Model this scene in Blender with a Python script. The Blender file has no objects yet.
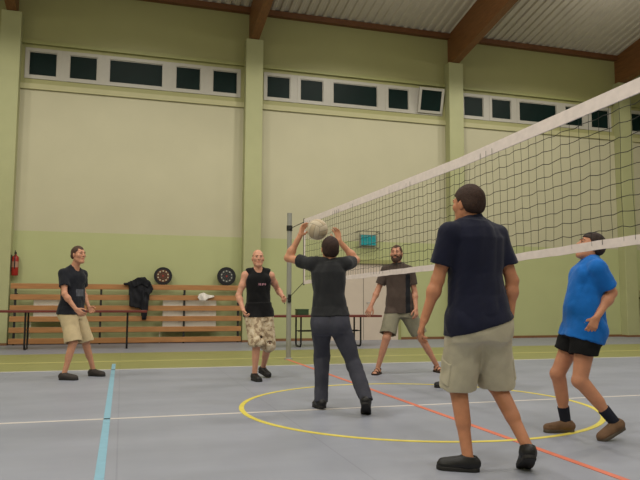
import bpy, bmesh, math, random
import numpy as np
from mathutils import Matrix, Vector
S = bpy.context.scene
COL = S.collection
rnd = random.Random(7)

# ---------------------------------------------------------------- camera
CAM = dict(f=660.8, yaw=16.588, pitch=5.3, roll=.2414, h=1.0745)
def _basis():
    a = math.radians(CAM['yaw']); b = math.radians(CAM['pitch']); r = math.radians(CAM['roll'])
    fw = np.array([math.sin(a)*math.cos(b), math.cos(a)*math.cos(b), math.sin(b)])
    rt = np.array([math.cos(a), -math.sin(a), 0.]); up = np.cross(rt, fw)
    return rt*math.cos(r)+up*math.sin(r), -rt*math.sin(r)+up*math.cos(r), fw
R_, U_, F_ = _basis()
C_ = np.array([0., 0., CAM['h']])
RH = np.array([math.cos(math.radians(CAM['yaw'])), -math.sin(math.radians(CAM['yaw'])), 0.])
DH = np.array([math.sin(math.radians(CAM['yaw'])), math.cos(math.radians(CAM['yaw'])), 0.])
UP = np.array([0., 0., 1.])
def ray(x, y): return F_+(x-320)/CAM['f']*R_+(240-y)/CAM['f']*U_
def floor_at(x, y, z=0.):
    d = ray(x, y); return C_+d*((z-CAM['h'])/d[2])
def at_depth(x, y, dep):
    d = ray(x, y); return C_+d*(dep/(d@DH))
def at_y(x, y, Y):
    d = ray(x, y); return C_+d*(Y/d[1])
def proj(p):
    d = np.asarray(p, float)-C_; z = d@F_
    return 320+CAM['f']*(d@R_)/z, 240-CAM['f']*(d@U_)/z

cd = bpy.data.cameras.new('camera'); cam = bpy.data.objects.new('camera', cd); COL.objects.link(cam)
cd.sensor_width = 36; cd.lens = CAM['f']/640*36; cd.clip_end = 200
M = Matrix(((R_[0], U_[0], -F_[0], 0), (R_[1], U_[1], -F_[1], 0), (R_[2], U_[2], -F_[2], CAM['h']), (0, 0, 0, 1)))
cam.matrix_world = M
S.camera = cam

# ---------------------------------------------------------------- materials
def lin(c):
    return tuple((v/255/12.92 if v/255 <= .04045 else ((v/255+.055)/1.055)**2.4) for v in c)
_M = {}
def mat(name, rgb, rough=.6, var=.0, scale=8., bump=0., bscale=60., metal=0., spec=.4, stretch=None, emit=None, sheen=0.):
    if name in _M: return _M[name]
    m = bpy.data.materials.new(name); m.use_nodes = True; nt = m.node_tree; N = nt.nodes; L = nt.links
    b = N['Principled BSDF']; c = lin(rgb)
    b.inputs['Base Color'].default_value = (*c, 1); b.inputs['Roughness'].default_value = rough
    b.inputs['Metallic'].default_value = metal; b.inputs['Specular IOR Level'].default_value = spec
    if sheen: b.inputs['Sheen Weight'].default_value = sheen
    tc = N.new('ShaderNodeTexCoord'); mp = N.new('ShaderNodeMapping'); L.new(tc.outputs['Object'], mp.inputs[0])
    if stretch: mp.inputs['Scale'].default_value = stretch
    if var:
        n = N.new('ShaderNodeTexNoise'); n.inputs['Scale'].default_value = scale; n.inputs['Detail'].default_value = 5
        L.new(mp.outputs[0], n.inputs['Vector'])
        r = N.new('ShaderNodeValToRGB')
        r.color_ramp.elements[0].position = .3; r.color_ramp.elements[1].position = .7
        r.color_ramp.elements[0].color = (*[v*(1-var) for v in c], 1)
        r.color_ramp.elements[1].color = (*[min(1, v*(1+var)) for v in c], 1)
        L.new(n.outputs['Fac'], r.inputs[0]); L.new(r.outputs[0], b.inputs['Base Color'])
    if bump:
        n2 = N.new('ShaderNodeTexNoise'); n2.inputs['Scale'].default_value = bscale; n2.inputs['Detail'].default_value = 4
        L.new(mp.outputs[0], n2.inputs['Vector'])
        bp = N.new('ShaderNodeBump'); bp.inputs['Strength'].default_value = bump; bp.inputs['Distance'].default_value = .01
        L.new(n2.outputs['Fac'], bp.inputs['Height']); L.new(bp.outputs[0], b.inputs['Normal'])
    if emit:
        b.inputs['Emission Color'].default_value = (*c, 1); b.inputs['Emission Strength'].default_value = emit
    _M[name] = m
    return m

# ---------------------------------------------------------------- mesh helpers
class MB:
    def __init__(s): s.v = []; s.f = []
    def add(s, vs, fs):
        o = len(s.v); s.v += [tuple(map(float, v)) for v in vs]; s.f += [tuple(i+o for i in f) for f in fs]; return s
    def box(s, x0, x1, y0, y1, z0, z1):
        vs = [(x, y, z) for x in (x0, x1) for y in (y0, y1) for z in (z0, z1)]
        return s.add(vs, [(0, 1, 3, 2), (4, 6, 7, 5), (0, 4, 5, 1), (2, 3, 7, 6), (0, 2, 6, 4), (1, 5, 7, 3)])
    def tube(s, pts, r, n=8, cap=True):
        pts = [np.array(p, float) for p in pts]; rings = []
        rr = r if hasattr(r, '__len__') else [r]*len(pts)
        prev = None
        for i, p in enumerate(pts):
            t = (pts[min(i+1, len(pts)-1)]-pts[max(i-1, 0)]); t /= np.linalg.norm(t)
            if prev is None:
                a = np.array([0, 0, 1.]) if abs(t[2]) < .9 else np.array([1., 0, 0])
            else: a = prev
            u = np.cross(a, t); u /= np.linalg.norm(u); w = np.cross(t, u); prev = w
            rings.append([p+rr[i]*(math.cos(2*math.pi*k/n)*u+math.sin(2*math.pi*k/n)*w) for k in range(n)])
        vs = [v for g in rings for v in g]; fs = []
        for i in range(len(rings)-1):
            for k in range(n): fs.append((i*n+k, i*n+(k+1) % n, (i+1)*n+(k+1) % n, (i+1)*n+k))
        if cap: fs += [tuple(range(n))[::-1], tuple((len(rings)-1)*n+k for k in range(n))]
        return s.add(vs, fs)
    def lathe(s, prof, c=(0, 0, 0), axis='z', n=32):
        vs = []; fs = []; m = len(prof)
        for k in range(n):
            a = 2*math.pi*k/n
            for r, h in prof:
                q = (r*math.cos(a), r*math.sin(a), h)
                if axis == 'y': q = (q[0], q[2], q[1])
                if axis == 'x': q = (q[2], q[0], q[1])
                vs.append((q[0]+c[0], q[1]+c[1], q[2]+c[2]))
        for k in range(n):
            for i in range(m-1): fs.append((k*m+i, ((k+1) % n)*m+i, ((k+1) % n)*m+i+1, k*m+i+1))
        return s.add(vs, fs)
    def build(s, name, m, parent=None, smooth=False, bevel=0., off=None):
        me = bpy.data.meshes.new(name)
        v = s.v if off is None else [(a-off[0], b-off[1], c-off[2]) for a, b, c in s.v]
        me.from_pydata(v, [], s.f); me.update()
        bm = bmesh.new(); bm.from_mesh(me); bmesh.ops.remove_doubles(bm, verts=bm.verts, dist=1e-6)
        bmesh.ops.recalc_face_normals(bm, faces=bm.faces)
        if bevel: bmesh.ops.bevel(bm, geom=list(bm.edges), offset=bevel, segments=2, affect='EDGES', profile=.5)
        bm.to_mesh(me); bm.free()
        if smooth: me.polygons.foreach_set('use_smooth', [True]*len(me.polygons))
        for mm in (m if isinstance(m, (list, tuple)) else [m]): me.materials.append(mm)
        o = bpy.data.objects.new(name, me); COL.objects.link(o)
        if parent is not None: o.parent = parent
        if off is not None and parent is None: o.location = off
        return o
def empty(name, loc, label, cat, group=None):
    o = bpy.data.objects.new(name, None); COL.objects.link(o); o.location = loc; o.empty_display_size = .2
    return tag(o, label, cat, group)
def tag(o, label, cat, group=None):
    o['label'] = label; o['category'] = cat
    if group: o['group'] = group
    return o
def struct(o): o['kind'] = 'structure'; return o

# ---------------------------------------------------------------- colours of the hall
YP, YW = 17.25, 17.55            # pilaster front, wall plane
X0, DX, HW = -2.83, 6.096, .235  # first pilaster, spacing, half width
XL, XR, YB = -9.5, 19.5, -9.
m_pil = mat('pale green paint', (165, 166, 124), .55, .03, 3, .05, 30)
m_beam = mat('glulam timber', (120, 80, 46), .5, .22, 3, .1, 20, stretch=(12, .8, 12))
m_plate = mat('brown eaves board', (104, 66, 38), .5, .1, 3)
m_roof = mat('ribbed roof sheet', (192, 184, 172), .5, .05, 2)
m_trim = mat('olive ledge paint', (146, 146, 96), .55, .04, 4)
m_sill = mat('pale sill paint', (174, 170, 130), .55, .03, 4)
m_frame = mat('white window frame', (170, 166, 156), .45, .03, 6)
m_glass = mat('dark window pane', (7, 27, 24), .5, .15, 3, spec=.12)
m_base = mat('brown skirting', (120, 84, 56), .5, .1, 5)

def wall_material():
    m = bpy.data.materials.new('hall wall paint'); m.use_nodes = True; nt = m.node_tree; N = nt.nodes; L = nt.links
    b = N['Principled BSDF']; b.inputs['Roughness'].default_value = .55; b.inputs['Specular IOR Level'].default_value = .35
    tc = N.new('ShaderNodeTexCoord'); sp = N.new('ShaderNodeSeparateXYZ'); L.new(tc.outputs['Object'], sp.inputs[0])
    mr = N.new('ShaderNodeMapRange'); mr.inputs['From Min'].default_value = 0; mr.inputs['From Max'].default_value = 10
    L.new(sp.outputs['Z'], mr.inputs['Value'])
    r = N.new('ShaderNodeValToRGB'); r.color_ramp.interpolation = 'CONSTANT'
    e = r.color_ramp.elements
    e[0].position = 0; e[0].color = (*lin((176, 180, 132)), 1)
    e[1].position = .2745; e[1].color = (*lin((186, 181, 153)), 1)
    q = e.new(.648); q.color = (*lin((158, 156, 108)), 1)
    L.new(mr.outputs[0], r.inputs[0])
    n = N.new('ShaderNodeTexNoise'); n.inputs['Scale'].default_value = 1.3; n.inputs['Detail'].default_value = 6
    L.new(tc.outputs['Object'], n.inputs['Vector'])
    mx = N.new('ShaderNodeMix'); mx.data_type = 'RGBA'; mx.blend_type = 'MULTIPLY'; mx.inputs[0].default_value = .12
    L.new(r.outputs[0], mx.inputs[6]); L.new(n.outputs['Fac'], mx.inputs[7]); L.new(mx.outputs[2], b.inputs['Base Color'])
    n2 = N.new('ShaderNodeTexNoise'); n2.inputs['Scale'].default_value = 40; L.new(tc.outputs['Object'], n2.inputs['Vector'])
    bp = N.new('ShaderNodeBump'); bp.inputs['Strength'].default_value = .06; bp.inputs['Distance'].default_value = .01
    L.new(n2.outputs['Fac'], bp.inputs['Height']); L.new(bp.outputs[0], b.inputs['Normal'])
    return m
m_wall = wall_material()

def floor_material():
    m = bpy.data.materials.new('grey sports floor'); m.use_nodes = True; nt = m.node_tree; N = nt.nodes; L = nt.links
    b = N['Principled BSDF']; b.inputs['Roughness'].default_value = .45; b.inputs['Specular IOR Level'].default_value = .4
    tc = N.new('ShaderNodeTexCoord'); sp = N.new('ShaderNodeSeparateXYZ'); L.new(tc.outputs['Object'], sp.inputs[0])
    def step(sock, v, op='GREATER_THAN'):
        k = N.new('ShaderNodeMath'); k.operation = op; k.inputs[1].default_value = v; L.new(sock, k.inputs[0]); return k.outputs[0]
    def mix(f, a, c):
        k = N.new('ShaderNodeMix'); k.data_type = 'RGBA'; L.new(f, k.inputs[0])
        if isinstance(a, tuple): k.inputs[6].default_value = (*a, 1)
        else: L.new(a, k.inputs[6])
        k.inputs[7].default_value = (*c, 1); return k.outputs[2]
    n = N.new('ShaderNodeTexNoise'); n.inputs['Scale'].default_value = .9; n.inputs['Detail'].default_value = 8
    mp = N.new('ShaderNodeMapping'); mp.inputs['Scale'].default_value = (.5, 1.6, 1); L.new(tc.outputs['Object'], mp.inputs[0]); L.new(mp.outputs[0], n.inputs['Vector'])
    r = N.new('ShaderNodeValToRGB'); r.color_ramp.elements[0].position = .3; r.color_ramp.elements[1].position = .72
    r.color_ramp.elements[0].color = (*lin((136, 140, 153)), 1); r.color_ramp.elements[1].color = (*lin((152, 156, 170)), 1)
    L.new(n.outputs['Fac'], r.inputs[0])
    col = mix(step(sp.outputs['Y'], 10.98), r.outputs[0], lin((144, 144, 90)))
    # welded seams of the floor sheets, 1.5 m apart
    md = N.new('ShaderNodeMath'); md.operation = 'PINGPONG'; md.inputs[1].default_value = .75; L.new(sp.outputs['X'], md.inputs[0])
    seam = step(md.outputs[0], .006, 'LESS_THAN')
    k = N.new('ShaderNodeMix'); k.data_type = 'RGBA'; k.blend_type = 'MULTIPLY'; L.new(seam, k.inputs[0]); L.new(col, k.inputs[6]); k.inputs[7].default_value = (.86, .86, .88, 1)
    col = k.outputs[2]
    col = mix(step(sp.outputs['Y'], 14.35), col, lin((140, 142, 152)))
    L.new(col, b.inputs['Base Color'])
    n2 = N.new('ShaderNodeTexNoise'); n2.inputs['Scale'].default_value = 3.; n2.inputs['Detail'].default_value = 3; L.new(tc.outputs['Object'], n2.inputs['Vector'])
    rr = N.new('ShaderNodeMapRange'); rr.inputs['To Min'].default_value = .38; rr.inputs['To Max'].default_value = .55; L.new(n2.outputs['Fac'], rr.inputs['Value']); L.new(rr.outputs[0], b.inputs['Roughness'])
    return m
struct(MB().box(XL, XR, YB, YW+.3, -.2, 0).build('floor', floor_material()))

# painted court lines
def line(name, pts, w, c):
    mb = MB(); p = [np.array(q, float) for q in pts]
    for a, b in zip(p[:-1], p[1:]):
        t = (b-a)/np.linalg.norm(b-a); n = np.array([-t[1], t[0]])*w/2
        q = [a+n, b+n, b-n, a-n]
        mb.add([(*v, .0025) for v in q]+[(*v, 0.) for v in q], [(3, 2, 1, 0), (0, 1, 5, 4), (1, 2, 6, 5), (2, 3, 7, 6), (3, 0, 4, 7)])
    o = mb.build(name, mat(name.replace('_', ' ')+' paint', c, .5, .05, 12)); return struct(o)
line('white_court_line', [(XL, 6.432), (XR, 6.432)], .05, (206, 200, 196))
line('white_boundary_line', [(XL, 10.93), (XR, 10.93)], .075, (196, 194, 192))
line('pale_green_line', [(XL, 12.4), (XR, 12.4)], .13, (178, 174, 112))
line('blue_court_line', [(-.1, -3), (-.1, 11.9)], .058, (132, 178, 200))
o = line('orange_court_line', [(2.965, -3), (2.965, 12.2)], .055, (214, 116, 90)); o.location.z = .0006
cc = [(2.96+1.8*math.cos(a), 6.43+1.8*math.sin(a)) for a in np.linspace(0, 2*math.pi, 97)]
mb = MB(); n = 96
vs = []
for k in range(n):
    a = 2*math.pi*k/n
    for r, z in ((1.825, 0), (1.825, .0036), (1.775, .0036), (1.775, 0)): vs.append((2.96+r*math.cos(a), 6.43+r*math.sin(a), z))
fs = []
for k in range(n):
    j = (k+1) % n
    for i in range(3): fs.append((4*k+i, 4*j+i, 4*j+i+1, 4*k+i+1))
mb.add(vs, fs); struct(mb.build('yellow_centre_circle', mat('yellow line paint', (222, 206, 88), .5, .05, 12)))

# ---------------------------------------------------------------- back wall with real window holes
PANES = [(.40, 1.07), (1.36, 2.04), (2.33, 3.69), (4.02, 4.68), (5.00, 5.68)]
ZB, ZT = 6.70, 7.32
FR = .085
wx = []      # window openings (x0,x1)
for bay in range(-1, 4):
    for a, b in PANES:
        x0 = X0+DX*bay+a; x1 = X0+DX*bay+b
        wx.append((x0, x1, bay))
wx = [w for w in wx if w[0] > XL+.2 and w[1] < XR-.2]
mb = MB(); z0, z1 = ZB-FR, ZT+FR
mb.box(XL, XR, YW, YW+.25, 0, z0); mb.box(XL, XR, YW, YW+.25, z1, 9.4)
px = XL
for a, b, _ in wx:
    mb.box(px, a-FR, YW, YW+.25, z0, z1); px = b+FR
mb.box(px, XR, YW, YW+.25, z0, z1)
struct(mb.build('wall_back', m_wall))
m_mull = m_frame
# light panels between the windows of a bay read as one pale band
for bay in range(-1, 4):
    mbs = MB(); xs = X0+DX*bay
    for (a, b), (c, d) in zip(PANES[:-1], PANES[1:]):
        if xs+b > XL and xs+c < XR: mbs.box(xs+b+FR, xs+c-FR, YW-.012, YW, z0, z1)
    if mbs.v: struct(mbs.build('window_band_trim', m_frame))
n_w = 0
for a, b, bay in wx:
    n_w += 1
    opened = (bay == 1 and abs(a-(X0+DX*1+5.0)) < .01)
    w = MB(); y0, y1 = YW-.02, YW+.06
    w.box(a-FR, b+FR, y0, y1, ZT, ZT+FR); w.box(a-FR, b+FR, y0, y1, ZB-FR, ZB)
    w.box(a-FR, a, y0, y1, ZB, ZT); w.box(b, b+FR, y0, y1, ZB, ZT)
    ob = w.build('window_%d' % n_w, m_frame, off=(a, YW, ZB)); struct(ob)
    W_, H_ = b-a, ZT-ZB
    if not opened:
        s = MB(); t = .02
        s.box(0, W_, .0, .05, H_-t, H_); s.box(0, W_, .0, .05, 0, t); s.box(0, t, .0, .05, t, H_-t); s.box(W_-t, W_, .0, .05, t, H_-t)
        s.build('sash', m_frame, ob)
        MB().box(t, W_-t, .02, .032, t, H_-t).build('pane', m_glass, ob)
    else:
        # bottom-hung sash tipped into the hall
        s = MB(); t = .075; g = -.06
        for bx in ((g, W_-g, H_-t-g, H_-g), (g, W_-g, g, g+t), (g, g+t, g+t, H_-t-g), (W_-g-t, W_-g, g+t, H_-t-g)):
            s.box(bx[0], bx[1], -.03, .03, bx[2], bx[3])
        so = s.build('sash', m_frame, ob)
        MB().box(g+t, W_-g-t, -.01, .005, g+t, H_-t-g).build('pane', m_glass, so)
        so.rotation_euler = (math.radians(14), math.radians(0), 0); so.location = (0, -.05, .02)
        MB().tube([(.02, -.17, H_-.02), (.02, .03, H_-.1)], .008).build('stay_arm', m_frame, ob)
    MB().box(a-FR-.01, b+FR+.01, YW+.2, YW+.22, ZB-FR, ZT+FR).build('night_backing', mat('night outside', (6, 12, 12), .9), ob, off=(a, YW, ZB))
# ledges over and under the strip, between pilasters
for bay in range(-1, 4):
    xs = max(XL, X0+DX*bay+HW); xe = min(XR, X0+DX*(bay+1)-HW)
    if xe <= xs: continue
    struct(MB().box(xs, xe, YW-.07, YW, 7.50, 7.60).build('trim_%d' % (10+bay), m_trim))
    struct(MB().box(xs, xe, YW-.05, YW, 6.34, 6.48).build('trim_%d' % (20+bay), m_sill))
    struct(MB().box(xs, xe, YW-.02, YW, 0, .07).build('trim_%d' % (30+bay), m_base))
for i in range(-1, 4):
    x = X0+DX*i
    if x < XL+.3: continue
    struct(MB().box(x-HW, x+HW, YP, YW, 0, 8.2).build('column', m_pil, bevel=.012))
    struct(MB().box(x-HW-.008, x+HW+.008, YP-.012, YW, 0, .06).build('column_trim', m_base))
# roof: sloping ribbed sheet, wall plate, glulam beams
SL = .2; YR = 3.; ZW = 9.12
def zroof(y): return ZW+SL*(YW-y) if y > YR else ZW+SL*(YW-YR)-SL*(YR-y)
mb = MB(); vs = []; fs = []; p = .25; prof = [(0, 0), (.09, 0), (.12, .05), (.22, .05), (.25, 0)]
xsr = []
x = XL
while x < XR:
    for a, h in prof[:-1]: xsr.append((x+a, h))
    x += p
ys = [YW+.25, YR, YB]
for y in ys:
    for a, h in xsr: vs.append((a, y, zroof(y)+h))
nn = len(xsr)
for j in range(2):
    for i in range(nn-1): fs.append((j*nn+i, j*nn+i+1, (j+1)*nn+i+1, (j+1)*nn+i))
mb.add(vs, fs); struct(mb.build('ceiling', m_roof))
struct(MB().add([(XL, YW-.16, 9.0), (XR, YW-.16, 9.0), (XR, YW-.16, 9.15), (XL, YW-.16, 9.15), (XL, YW, 9.0), (XR, YW, 9.0), (XR, YW, 9.13), (XL, YW, 9.13)],
       [(0, 1, 2, 3), (4, 7, 6, 5), (0, 4, 5, 1), (3, 2, 6, 7), (0, 3, 7, 4), (1, 5, 6, 2)]).build('eaves_beam', m_plate))
for i in range(-1, 4):
    x = X0+DX*i; w = .115
    if x < XL+.3: continue
    prof = [(YP+.05, 8.2), (YW, 8.2), (YW, zroof(YW)), (YR, zroof(YR)), (YB, zroof(YB)), (YB, zroof(YB)-1.5), (YR, zroof(YR)-1.3)]
    v = [(x-w, *q) for q in prof]+[(x+w, *q) for q in prof]; k = len(prof)
    f = [tuple(range(k))[::-1], tuple(range(k, 2*k))]+[(a, (a+1) % k, k+(a+1) % k, k+a) for a in range(k)]
    struct(MB().add(v, f).build('roof_beam', m_beam))
# the other walls of the hall
struct(MB().box(XL-.2, XL, YB, YW+.3, 0, 13).build('wall_left', m_wall))
struct(MB().box(XR, XR+.2, YB, YW+.3, 0, 13).build('wall_right', m_wall))
struct(MB().box(XL-.2, XR+.2, YB-.2, YB, 0, 13).build('wall_front', m_wall))
# door in the second bay
m_door = mat('pale beige door', (196, 182, 168), .5, .03, 3)
dd = MB().box(5.45, 7.55, YW-.03, YW, 0, 2.14).build('door_1', m_door); struct(dd)
d2 = MB(); d2.box(5.37, 5.45, YW-.05, YW, 0, 2.22); d2.box(7.55, 7.63, YW-.05, YW, 0, 2.22); d2.box(5.37, 7.63, YW-.09, YW, 2.14, 2.25)
d2.build('door_frame', m_trim, dd)
MB().box(6.495, 6.505, YW-.034, YW-.029, .01, 2.13).build('leaf_gap', mat('dark gap', (40, 36, 32), .8), dd)
MB().tube([(6.6, YW-.03, 1.04), (6.6, YW-.09, 1.04), (6.72, YW-.09, 1.04)], .011).build('door_handle', mat('grey metal', (150, 150, 150), .35, metal=.8), dd)
# ================================================================ things along the wall
m_plank = mat('varnished pine plank', (164, 116, 72), .45, .16, 3, .06, 30, stretch=(.7, 6, 6))
m_blk = mat('dark steel', (30, 30, 30), .5)
def guard(x0, x1, label, sup):
    g = empty('radiator_guard', (x0, YP, 0), label, 'radiator guard', 'wooden radiator guards along the wall')
    for k in range(6):
        z = .03+.263*k
        MB().box(0, x1-x0, .0, .035, z, z+.13).build('plank', m_plank, g, bevel=.006)
    for s in sup:
        MB().box(s-x0-.025, s-x0+.025, .036, .076, 0, 1.44).build('upright', m_blk, g)
        MB().box(s-x0-.02, s-x0+.02, .07, .29, 1.2, 1.24).build('wall_bracket', m_blk, g)
    return g
guard(-2.56, 3.0, 'long slatted wooden guard carrying two dartboards and a black jacket', (-2.45, -.5, 1.53, 2.92))
guard(X0+3*DX+.3, X0+3*DX+3.8, 'slatted wooden guard cut off at the right edge behind the last column', (X0+3*DX+.4, X0+3*DX+2.1, X0+3*DX+3.7))
m_rad = mat('white radiator enamel', (236, 230, 222), .4)
def radiator(x0, x1, z0, z1, label):
    r = empty('radiator', (x0, YW, z0), label, 'radiator', 'radiators behind the wooden guard')
    mb = MB(); w = x1-x0; h = z1-z0; n = int(w/.1)
    mb.box(0, w, -.16, -.12, 0, h)
    for k in range(n): mb.box(k*w/n+.015, (k+1)*w/n-.015, -.172, -.16, .03, h-.03)
    mb.build('panel', m_rad, r)
    MB().box(0, w, -.165, -.06, h, h+.012).build('top_grille', m_rad, r)
    MB().tube([(-.06, -.14, -z0+.01), (-.06, -.14, .08), (.0, -.14, .08)], .012).build('pipe', m_rad, r)
    for s in (.2, w-.2): MB().box(s-.02, s+.02, -.12, -.002, .1, h-.1).build('bracket', m_rad, r)
radiator(1.0, 2.36, .3, 1.13, 'white panel radiator behind the planks below the white cloth')
radiator(-2.05, -.95, .55, 1.1, 'white panel radiator behind the planks near the fire extinguisher column')

# dartboards leaning on the guard
m_red = mat('dart red', (150, 46, 36), .7); m_grn = mat('dart green', (50, 86, 48), .7)
def dartboard(x, r, label, rim, face, dots, hub):
    d = empty('dartboard', (x, YP+.06, 1.476), label, 'dartboard', 'dartboards on the radiator guard')
    t = math.radians(-6)
    MB().lathe([(0, .035), (r*.97, .035), (r, .03), (r, .0), (r*.93, -.004), (r*.93, 0), (0, 0)], (0, 0, r), 'y', 40).build('rim', rim, d)
    for k in range(20):
        a0 = 2*math.pi*(k-.5)/20; a1 = a0+2*math.pi/20; mb = MB(); R = r*.72; y = -.006
        q = [(0, y, r)]+[(R*math.sin(a), y, r+R*math.cos(a)) for a in np.linspace(a0, a1, 4)]
        q2 = [(a, 0, c) for a, _, c in q]
        m_ = len(q)
        mb.add(q+q2, [tuple(range(m_))]+[(i, m_+i, m_+(i+1) % m_, (i+1) % m_) for i in range(m_)])
        mb.build('segment', face[k % 2], d)
    for R0, R1, nm in ((.40, .45, 'treble_ring'), (.68, .74, 'double_ring')):
        MB().lathe([(r*R0, 0), (r*R0, -.009), (r*R1, -.009), (r*R1, 0)], (0, 0, r), 'y', 40).build(nm, face[0], d)
    for k in range(20):
        a = 2*math.pi*k/20
        if k % 2 == 0: MB().lathe([(0, -.011), (r*.085, -.011), (r*.085, 0)], (r*.56*math.sin(a), 0, r+r*.56*math.cos(a)), 'y', 8).build('pale_patch', dots, d)
    MB().lathe([(0, -.014), (r*.09, -.014), (r*.09, 0)], (0, 0, r), 'y', 16).build('bullseye', hub, d)
    d.rotation_euler = (t, 0, 0)
    return d
dk = mat('dark brown board', (58, 42, 34), .8, .1, 20); bl = mat('black board', (28, 28, 30), .8); cr = mat('cream board', (186, 174, 148), .8)
gy = mat('grey board', (62, 62, 62), .8)
dartboard(.985, .228, 'brown dartboard with cream marks next to the black jacket', bl, (dk, mat('brown board', (100, 62, 44), .8)), cr, m_red)
dartboard(2.61, .244, 'black dartboard nearest the bald man, on the wooden guard', bl, (bl, gy), mat('pale grey board', (150, 150, 144), .8), m_red)

# fire extinguisher on the side of the first column
fx, fy, fz = X0+HW+.095, YP+.13, 1.66
fe = empty('fire_extinguisher', (fx, fy, fz), 'red fire extinguisher hung on the column at the left edge', 'fire extinguisher')
m_fe = mat('extinguisher red', (150, 36, 28), .35)
MB().lathe([(0, 0), (.07, 0), (.078, .012), (.078, .42), (.066, .46), (.03, .49), (.022, .52), (0, .52)], n=24).build('cylinder', m_fe, fe, smooth=True)
v = MB().lathe([(0, .52), (.026, .52), (.026, .57), (0, .57)], n=16).build('valve', m_blk, fe)
MB().tube([(0, 0, .57), (-.0, -.05, .6), (-.0, -.11, .59)], .009).build('lever', m_blk, v)
MB().tube([(0, -.02, .55), (0, -.085, .5), (0, -.1, .35), (0, -.09, .16)], .011).build('hose', m_blk, fe)
MB().lathe([(.0795, .2), (.0795, .34)], n=24).build('label_band', mat('extinguisher label', (158, 120, 100), .5), fe)
MB().box(-.1, -.07, -.03, .03, .1, .5).build('wall_bracket', m_blk, fe)

# jacket over the guard planks (draped, folds, sleeve hanging)
def drape(name, m, outline, y0, thick, label, cat, seed):
    rr = random.Random(seed)
    bm = bmesh.new()
    nx, nz = 34, 44
    xs_ = [p[0] for p in outline]; zs_ = [p[1] for p in outline]
    ax, bx, az, bz = min(xs_), max(xs_), min(zs_), max(zs_)
    def inside(x, z):
        c = False; j = len(outline)-1
        for i in range(len(outline)):
            xi, zi = outline[i]; xj, zj = outline[j]
            if (zi > z) != (zj > z) and x < (xj-xi)*(z-zi)/(zj-zi)+xi: c = not c
            j = i
        return c
    g = {}
    for i in range(nx):
        for k in range(nz):
            x = ax+(bx-ax)*i/(nx-1); z = az+(bz-az)*k/(nz-1)
            f = .016*math.sin(38*x+4*math.sin(5*z))+.010*math.sin(71*x-9*z+seed)+.008*math.sin(23*z+11*x)
            g[i, k] = bm.verts.new((x, y0-thick*.5+f, z))
    for i in range(nx-1):
        for k in range(nz-1):
            x = ax+(bx-ax)*(i+.5)/(nx-1); z = az+(bz-az)*(k+.5)/(nz-1)
            if inside(x, z): bm.faces.new((g[i, k], g[i+1, k], g[i+1, k+1], g[i, k+1]))
    for v in [v for v in bm.verts if not v.link_faces]: bm.verts.remove(v)
    r = bmesh.ops.extrude_face_region(bm, geom=list(bm.faces))
    for v in [e for e in r['geom'] if isinstance(e, bmesh.types.BMVert)]: v.co.y += thick
    bmesh.ops.recalc_face_normals(bm, faces=bm.faces)
    for _ in range(3): bmesh.ops.smooth_vert(bm, verts=bm.verts, factor=.4, use_axis_x=True, use_axis_z=True, use_axis_y=True)
    me = bpy.data.meshes.new(name); bm.to_mesh(me); bm.free(); me.materials.append(m)
    me.polygons.foreach_set('use_smooth', [True]*len(me.polygons))
    o = bpy.data.objects.new(name, me); COL.objects.link(o)
    c = Vector((sum(xs_)/len(xs_), y0, min(zs_))); me.transform(Matrix.Translation(-c)); o.location = c
    return tag(o, label, cat) if label else o
def wx_(x, y, Y=YP-.05): p = at_y(x, y, Y); return (p[0], p[2])
m_jk = mat('black jacket cloth', (17, 18, 26), .8, .2, 20, .2, 80)
jo = drape('jacket', m_jk, [wx_(*q) for q in ((123, 283.3), (129, 281.5), (136, 278.3), (145, 277.8), (150, 281), (153.5, 289), (152, 293), (149.5, 295), (148.5, 307), (146, 320), (141.5, 320), (140.5, 309), (129, 306.5), (128.5, 285.5), (123, 284.8))], YP-.062, .075, 'black jacket with a sleeve dangling over the wooden guard', 'jacket', 3)
sl = drape('sleeve', m_jk, [wx_(*q) for q in ((142.3, 290), (149.5, 292), (148, 308), (146.2, 319), (141.8, 319), (141.5, 306))], YP-.13, .05, None, None, 5)
sl.location = sl.location-jo.location; sl.parent = jo
ho = drape('collar', m_jk, [wx_(*q) for q in ((131, 282), (137, 277.6), (145, 277), (150, 282.5), (148, 288), (141, 284), (134, 288))], YP-.115, .05, None, None, 6)
ho.location = ho.location-jo.location; ho.parent = jo
cl = drape('white_cloth', mat('white cloth', (226, 220, 214), .8, .05, 10, .2, 60), [wx_(*q) for q in ((197.5, 297.5), (199, 294), (204, 292.6), (207, 294.5), (214, 295.5), (214.5, 297), (208.5, 298.5), (205, 301), (199.5, 300.5))], YP-.056, .06, 'crumpled white cloth lying over the second plank', 'cloth', 8)

# long narrow tables with dark red tops
m_top = mat('dark red table top', (104, 44, 40), .4, .12, 4, stretch=(.5, 3, 3)); m_leg = mat('table leg tube', (36, 34, 36), .4, metal=.3)
def table(x0, x1, yc, h, legs, dep, label, stretch=True):
    t = empty('long_table', (x0, yc, 0), label, 'table', 'long tables in front of the wall')
    MB().box(0, x1-x0, -dep/2, dep/2, h-.05, h).build('tabletop', m_top, t, bevel=.006)
    if stretch: MB().box(legs[0]-x0, legs[-1]-x0, -.02, .02, h*.5-.02, h*.5+.02).build('stretcher', m_leg, t)
    for a in legs:
        a -= x0; d = dep/2-.08
        l = MB().tube([(a, -d, h-.035), (a, -d, .09), (a, -d+.03, .03), (a, -d+.08, .017), (a, d-.08, .017), (a, d-.03, .03), (a, d, .09), (a, d, h-.035)], .021, 10).build('leg', m_leg, t)
        MB().tube([(a, -d, h*.5), (a, d, h*.5)], .013).build('crossbar', m_leg, l)
hl = float(at_y(133, 310.3, 15.5)[2])
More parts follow.
